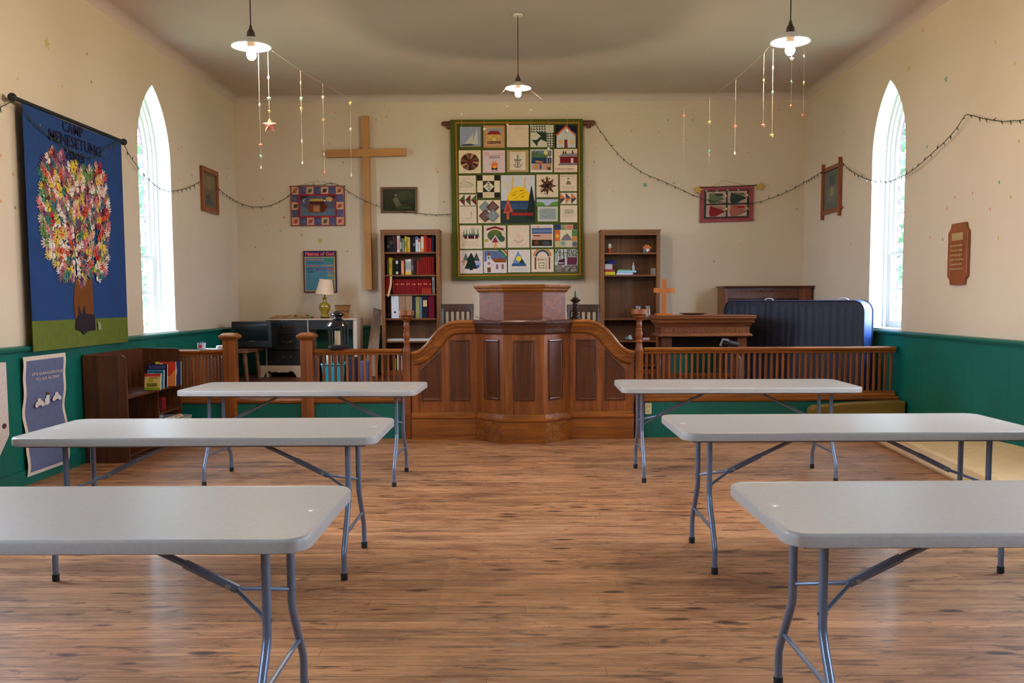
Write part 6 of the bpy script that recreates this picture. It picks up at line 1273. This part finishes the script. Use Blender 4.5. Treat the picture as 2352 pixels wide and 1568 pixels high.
# ------------------------------------------------------------------ strings of small lights
LW = mat('green_light_wire', (44, 56, 34), .6); LBS = [mat('bulb_' + n, c, .25, .02, 5, coat=.5) for n, c in (('green', (50, 90, 60)), ('amber', (120, 84, 40)), ('red', (110, 44, 40)), ('clear', (120, 120, 100)))]
def lightstring(pts, lab, every=.085, seed=1, name='light_string'):
    pts = [Vector(p) for p in pts]; 
    # smooth through the points
    out = []
    for i in range(len(pts) - 1):
        p0_, p1_, p2_, p3_ = pts[max(0, i - 1)], pts[i], pts[i + 1], pts[min(len(pts) - 1, i + 2)]
        n = max(2, int((p2_ - p1_).length / .06))
        for k in range(n):
            f = k / n; out.append(.5 * ((2 * p1_) + (p2_ - p0_) * f + (2 * p0_ - 5 * p1_ + 4 * p2_ - p3_) * f * f + (3 * p1_ - p0_ - 3 * p2_ + p3_) * f ** 3))
    out.append(pts[-1]); rr = random.Random(seed)
    t = thing(name, out[0], lab, 'lights', 'strings of small lights')
    MB().tube([p + Vector((0, 0, rr.uniform(-.003, .003))) for p in out], .0036, 6).build('wire', LW, t)
    acc = 0; cnt = 0
    for i in range(1, len(out)):
        acc += (out[i] - out[i - 1]).length
        if acc > every and cnt < 99:
            acc = 0; cnt += 1; d_ = (out[i] - out[i - 1]).normalized(); a = rr.choice([-1, -1, -1, 1]) * (.9 + rr.uniform(-.4, .4)); v_ = (d_ * math.cos(a) + Vector((0, 0, 1)) * math.sin(a)).normalized()
            p = out[i]; b_ = MB().tube([p, p + v_ * .016], .0055, 6); b_.build('socket', LW, t)
            MB().tube([p + v_ * .014, p + v_ * .026, p + v_ * .042], [.0045, .0042, .001], 6).build('bulb', LBS[rr.randrange(4)], t)
    return t
q = XL + .05; qb = YB - .05
L1 = [ax(-60, 290, q), ax(0, 247, q), ax(36, 230, q + .03)]
lightstring(L1, 'short end of the light string left of the banner', seed=2)
L2 = [ax(48, 240, q + .05), ax(80, 285, q + .05), ax(115, 313, q + .05), ax(170, 350, q + .05), ax(215, 362, q + .05), ax(245, 338, q + .05), ax(278, 325, q + .03), ax(298, 358, q), ax(330, 400, q), ax(360, 428, q), ax(383, 438, q), ax(412, 437, q), ax(440, 428, q), ax(459, 417, q + .01)]
lightstring(L2, 'light string crossing the banner and left window to the oak frame', seed=3)
L3 = [ax(496, 427, q), ax(520, 448, q), ax(545, 463, q), ay(566, 472, qb), ay(590, 476, qb), ay(620, 472, qb), ay(650, 460, qb), ay(668, 446, qb), ay(690, 426, qb - .03), ay(720, 425, qb - .03), ay(745, 424, qb - .03), ay(760, 420, qb - .03), ay(775, 424, qb - .03), ay(800, 440, qb), ay(838, 461, YX - .02), ay(876, 476, qb), ay(905, 482, YB - .05), ay(940, 488, YB - .05), ay(965, 490, qb), ay(1000, 493, qb), ay(1038, 491, qb)]
lightstring(L3, 'light string from the oak frame over the ark quilt and cross', seed=4)
L4 = [ay(1366, 284, qb), ay(1385, 310, qb), ay(1410, 343, qb), ay(1440, 372, qb), ay(1480, 398, qb), ay(1520, 415, qb), ay(1560, 433, qb), ay(1600, 451, qb), ay(1640, 463, qb - .02), ay(1690, 468, qb - .02), ay(1735, 466, qb), ay(1775, 453, qb), ay(1815, 437, qb), ay(1845, 420, qb), ax(1870, 405, XR - .05), ax(1892, 392, XR - .05)]
lightstring(L4, 'light string from the quilt rod over the angel quilt to the right wall', seed=5)
qr = XR - .05
L5 = [ax(1936, 376, qr), ax(1955, 392, qr), ax(1980, 407, qr), ax(2010, 416, qr), ax(2040, 417, qr), ax(2070, 406, qr), ax(2100, 388, qr), ax(2130, 362, qr), ax(2160, 335, qr), ax(2190, 304, qr), ax(2212, 272, qr), ax(2222, 263, qr), ax(2250, 270, qr), ax(2300, 278, qr), ax(2352, 275, qr), ax(2400, 270, qr)]
lightstring(L5, 'light string across the right window rising to the right frame edge', seed=6)

# ------------------------------------------------------------------ star garlands between the lamps
THR = mat('pale_thread', (196, 178, 150), .7); SCs = {'w': (236, 226, 206), 'y': (226, 200, 120), 'p': (222, 130, 110), 'g': (110, 170, 130), 't': (170, 214, 196)}
SN = {'w': 'cream', 'y': 'yellow', 'p': 'pink', 'g': 'green', 't': 'teal'}
def plane_pt(x, y, A_, B_):
    d_ = (B_ - A_); n_ = Vector((d_.y, -d_.x, 0)); r_ = ray(x, y); s = (A_ - CAM).dot(n_) / r_.dot(n_); return CAM + r_ * s
def mobile(x, y0, y1, stars, lamp_, lab, big=None):
    p, b_ = plane_pt(x, y0, lamp_, LC), plane_pt(x, y1, lamp_, LC); z1_ = b_.z
    t = thing('star_mobile', p, lab, 'mobile', 'hanging threads of paper stars')
    MB().tube([p, (p.x, p.y, z1_)], .0009, 5).build('thread', THR, t)
    for k, (y, c) in enumerate(stars):
        z = plane_pt(x, y, lamp_, LC).z; R_ = .016 if not (big and y == big) else .05
        rot = k * .9 + x; m = MB(); sp_ = stp(0, 0, R_, R_ * .48); ca, sa = math.cos(rot), math.sin(rot)
        if big and y == big: ca, sa = 1, .1
        top = [(p.x + u * ca, p.y + u * sa, z + v_) for u, v_ in sp_]; nv = Vector((-sa, ca, 0)) * R_ * .35
        cc = Vector((p.x, p.y, z)); N_ = len(top); vs = [Vector(q_) for q_ in top] + [cc + nv, cc - nv]
        m.add(vs, [(i, (i + 1) % N_, N_) for i in range(N_)] + [((i + 1) % N_, i, N_ + 1) for i in range(N_)]); m.build('paper_star', cl(*SCs[c]), t)
    return t
def garland(A_, pts, B_, lamp_, lab):
    ps = [A_] + [plane_pt(x, y, lamp_, LC) for x, y in pts] + [B_]
    slab_thing('garland_line', lab, 'string', MB().tube(ps, .0006, 5), THR)
sl = Vector((LL.x + .12, LL.y + .05, LL.z - .01)); sr = Vector((LR.x - .12, LR.y + .05, LR.z - .01)); cl_l = Vector((LC.x - .12, LC.y, LC.z)); cl_r = Vector((LC.x + .12, LC.y, LC.z))
garland(sl, [(690, 162), (741, 193), (804, 226), (866, 243), (940, 250), (1050, 240), (1110, 228), (1152, 214)], cl_l, LL, 'thin thread sagging from the upper left lamp to the centre lamp')
garland(sr, [(1755, 122), (1690, 182), (1630, 224), (1571, 246), (1500, 258), (1400, 262), (1303, 256), (1260, 240), (1222, 210)], cl_r, LR, 'thin thread sagging from the upper right lamp to the centre lamp')
for a in ((593, 118, 388, [(240, 'w'), (332, 'p'), (358, 't'), (383, 'w')], LL, 'star thread just left of the big pink star, upper left lamp'),
          (615, 116, 285, [(177, 'w'), (225, 't'), (255, 'y'), (287, 'p')], LL, 'star thread ending in the one big pink star, upper left', 287),
          (690, 162, 376, [(190, 'y'), (225, 'g'), (248, 'y'), (323, 'w'), (373, 'w')], LL, 'star thread midway between upper left lamp and cross top'),
          (741, 193, 396, [(222, 'w'), (273, 'y'), (353, 'w'), (394, 'p')], LL, 'star thread ending pink just left of the cross arm tip'),
          (804, 226, 404, [(236, 'y'), (296, 'w'), (401, 'w')], LL, 'star thread hanging in front of the cross arm'),
          (1060, 238, 300, [(262, 'w')], LL, 'short star thread before the upper left corner of the big quilt'),
          (1112, 228, 300, [(296, 'w')], LL, 'short star thread before the second block of the big quilt'),
          (1165, 209, 289, [(244, 'w'), (287, 'p')], LL, 'bright star thread at the left rim of the centre lamp'),
          (1219, 209, 330, [(253, 'w'), (289, 't')], LR, 'star thread at the right rim of the centre lamp'),
          (1260, 240, 345, [(341, 'w')], LR, 'star thread before the leafy patchwork block of the quilt'),
          (1303, 256, 330, [(300, 'w')], LR, 'star thread before the orange roofed house block'),
          (1571, 246, 420, [(265, 'p')], LR, 'faint star thread farthest left of the upper right lamp'),
          (1630, 224, 373, [(280, 'y'), (347, 'g'), (355, 'p')], LR, 'star thread with yellow and green stars above the angel quilt'),
          (1690, 182, 352, [(289, 'p'), (351, 'w')], LR, 'star thread with pink star midway to the upper right lamp'),
          (1755, 124, 290, [(184, 'y'), (287, 'p')], LR, 'star thread just outside the left rim of the upper right lamp'),
          (1776, 112, 312, [(155, 'w'), (212, 't'), (310, 'y')], LR, 'star thread with large teal star under the upper right lamp'),
          (1819, 118, 245, [(135, 'w'), (188, 'g'), (243, 'p')], LR, 'short star thread under the middle of the upper right lamp'),
          (1848, 98, 267, [(128, 'w'), (190, 'y'), (264, 'p')], LR, 'star thread at the right rim of the upper right lamp')):
    mobile(*a)

# ------------------------------------------------------------------ little paper stars stuck on the walls
SK = {'pink': (222, 140, 120), 'green': (130, 146, 112), 'yellow': (196, 178, 108), 'orange': (222, 152, 108), 'teal': (120, 156, 140)}
stars = [(770, 258, 'pink'), (894, 254, 'pink'), (888, 268, 'pink'), (864, 275, 'teal'), (754, 330, 'pink'), (788, 373, 'green'), (1001, 388, 'pink'), (1020, 463, 'teal'), (1005, 395, 'green'), (654, 498, 'pink'), (644, 530, 'teal'), (693, 539, 'green'), (735, 553, 'yellow'), (798, 577, 'green'), (1015, 649, 'yellow'), (604, 457, 'pink'), (652, 499, 'pink'), (586, 568, 'green'), (612, 515, 'orange'),
         (1534, 276, 'green'), (1591, 275, 'teal'), (1788, 253, 'pink'), (1513, 304, 'orange'), (1577, 322, 'orange'), (1720, 350, 'orange'), (1482, 425, 'teal'), (1408, 440, 'orange'), (1548, 420, 'green'), (1656, 413, 'yellow'), (1364, 372, 'green'), (1349, 405, 'pink'), (1341, 590, 'pink'), (1850, 345, 'orange'), (1370, 340, 'yellow'), (1450, 300, 'pink'), (1830, 480, 'green'), (1700, 560, 'yellow'), (1640, 600, 'green'),
         (108, 100, 'yellow'), (143, 198, 'yellow'), (210, 188, 'green'), (200, 124, 'green'), (41, 181, 'yellow'), (30, 400, 'orange'), (42, 365, 'teal'), (2, 357, 'orange'), (35, 477, 'green'), (2, 462, 'orange'), (410, 343, 'pink'), (412, 414, 'orange'), (441, 403, 'green'), (523, 387, 'green'), (520, 408, 'pink'),
         (2075, 56, 'green'), (2119, 70, 'pink'), (2087, 158, 'yellow'), (2173, 182, 'teal'), (2129, 337, 'teal'), (2286, 97, 'yellow'), (2331, 145, 'yellow'), (2193, 453, 'pink'), (2234, 443, 'pink'), (2295, 419, 'teal'), (2274, 480, 'pink'), (2175, 479, 'pink'), (2137, 545, 'orange'), (2165, 550, 'green'), (2321, 452, 'yellow'), (1955, 560, 'orange'), (2340, 325, 'yellow'), (2293, 546, 'yellow'), (1937, 304, 'pink')]
BIGS = {(735, 553): .05, (1482, 425): .042, (108, 100): .05, (2087, 158): .04, (2173, 182): .032}
for x, y, c in stars:
    w_ = 'back wall' if 553 < x < 1845 else ('left wall' if x < 553 else 'right wall'); rad = BIGS.get((x, y), .018); m = MB(); n = 10
    sp_ = stp(0, 0, rad, rad * .45, rot=R.uniform(0, 1.2))
    if w_ == 'back wall': p = ay(x, y, YB - .001); m.prism([(p.x + u, p.z + v_) for u, v_ in sp_], 'y', YB - .002, YB - .0005)
    elif w_ == 'left wall': p = ax(x, y, XL + .001); m.prism([(p.y + u, p.z + v_) for u, v_ in sp_], 'x', XL + .0005, XL + .002)
    else: p = ax(x, y, XR - .001); m.prism([(p.y + u, p.z + v_) for u, v_ in sp_], 'x', XR - .002, XR - .0005)
    lab = ('larger %s paper star stuck on the %s' if rad > .02 else 'tiny %s paper star stuck on the %s') % (c, w_)
    if rad > .02: lab += {735: ' above the table lamp', 1482: ' right of the big quilt', 108: ' above the banner', 2087: ' above the window', 2173: ' up right of the window'}[x]
    slab_thing('paper_star', lab, 'star', m, cl(*SK[c]), None if rad > .02 else 'tiny %s stars on the %s' % (c, w_))
dc = az(1190, 48, ZC)
#</p5>
# ------------------------------------------------------------------ world and light
w = bpy.data.worlds.new('overcast_sky'); sc.world = w; w.use_nodes = True; nt = w.node_tree
bg = nt.nodes['Background']; tc = N(nt, 'ShaderNodeTexCoord'); sx = N(nt, 'ShaderNodeSeparateXYZ'); nt.links.new(tc.outputs['Generated'], sx.inputs[0])
nt.links.new(ramp(nt, sx.outputs['Z'], [(0, (.52, .68, .92, 1)), (.6, (.62, .78, 1, 1))]), bg.inputs['Color']); SKY = 40.0; bg.inputs['Strength'].default_value = SKY
for side, X, sg in (('left', XL, -1), ('right', XR, 1)):
    for (a, b) in WIN[side]:
        ld = bpy.data.lights.new('sky_portal', 'AREA'); ld.shape = 'RECTANGLE'; ld.size = b - a + .05; ld.size_y = 2.7; ld.cycles.is_portal = True
        lo = bpy.data.objects.new('sky_portal', ld); COL.objects.link(lo); lo.location = (X + sg * .36, (a + b) / 2, WS + 1.3)
        lo.rotation_euler = Vector((-sg, 0, 0)).to_track_quat('-Z', 'Y').to_euler()
vs = sc.view_settings; vs.view_transform = 'Standard'; vs.look = 'None'; vs.gamma = 1; vs.use_curve_mapping = False; vs.exposure = 0.08
sc.cycles.use_denoising = True; sc.cycles.max_bounces = 6; sc.cycles.diffuse_bounces = 4; sc.cycles.glossy_bounces = 2; sc.cycles.adaptive_threshold = .1; sc.cycles.adaptive_min_samples = 16; sc.cycles.use_adaptive_sampling = True; sc.cycles.caustics_reflective = False; sc.cycles.caustics_refractive = False; sc.cycles.sample_clamp_indirect = 6
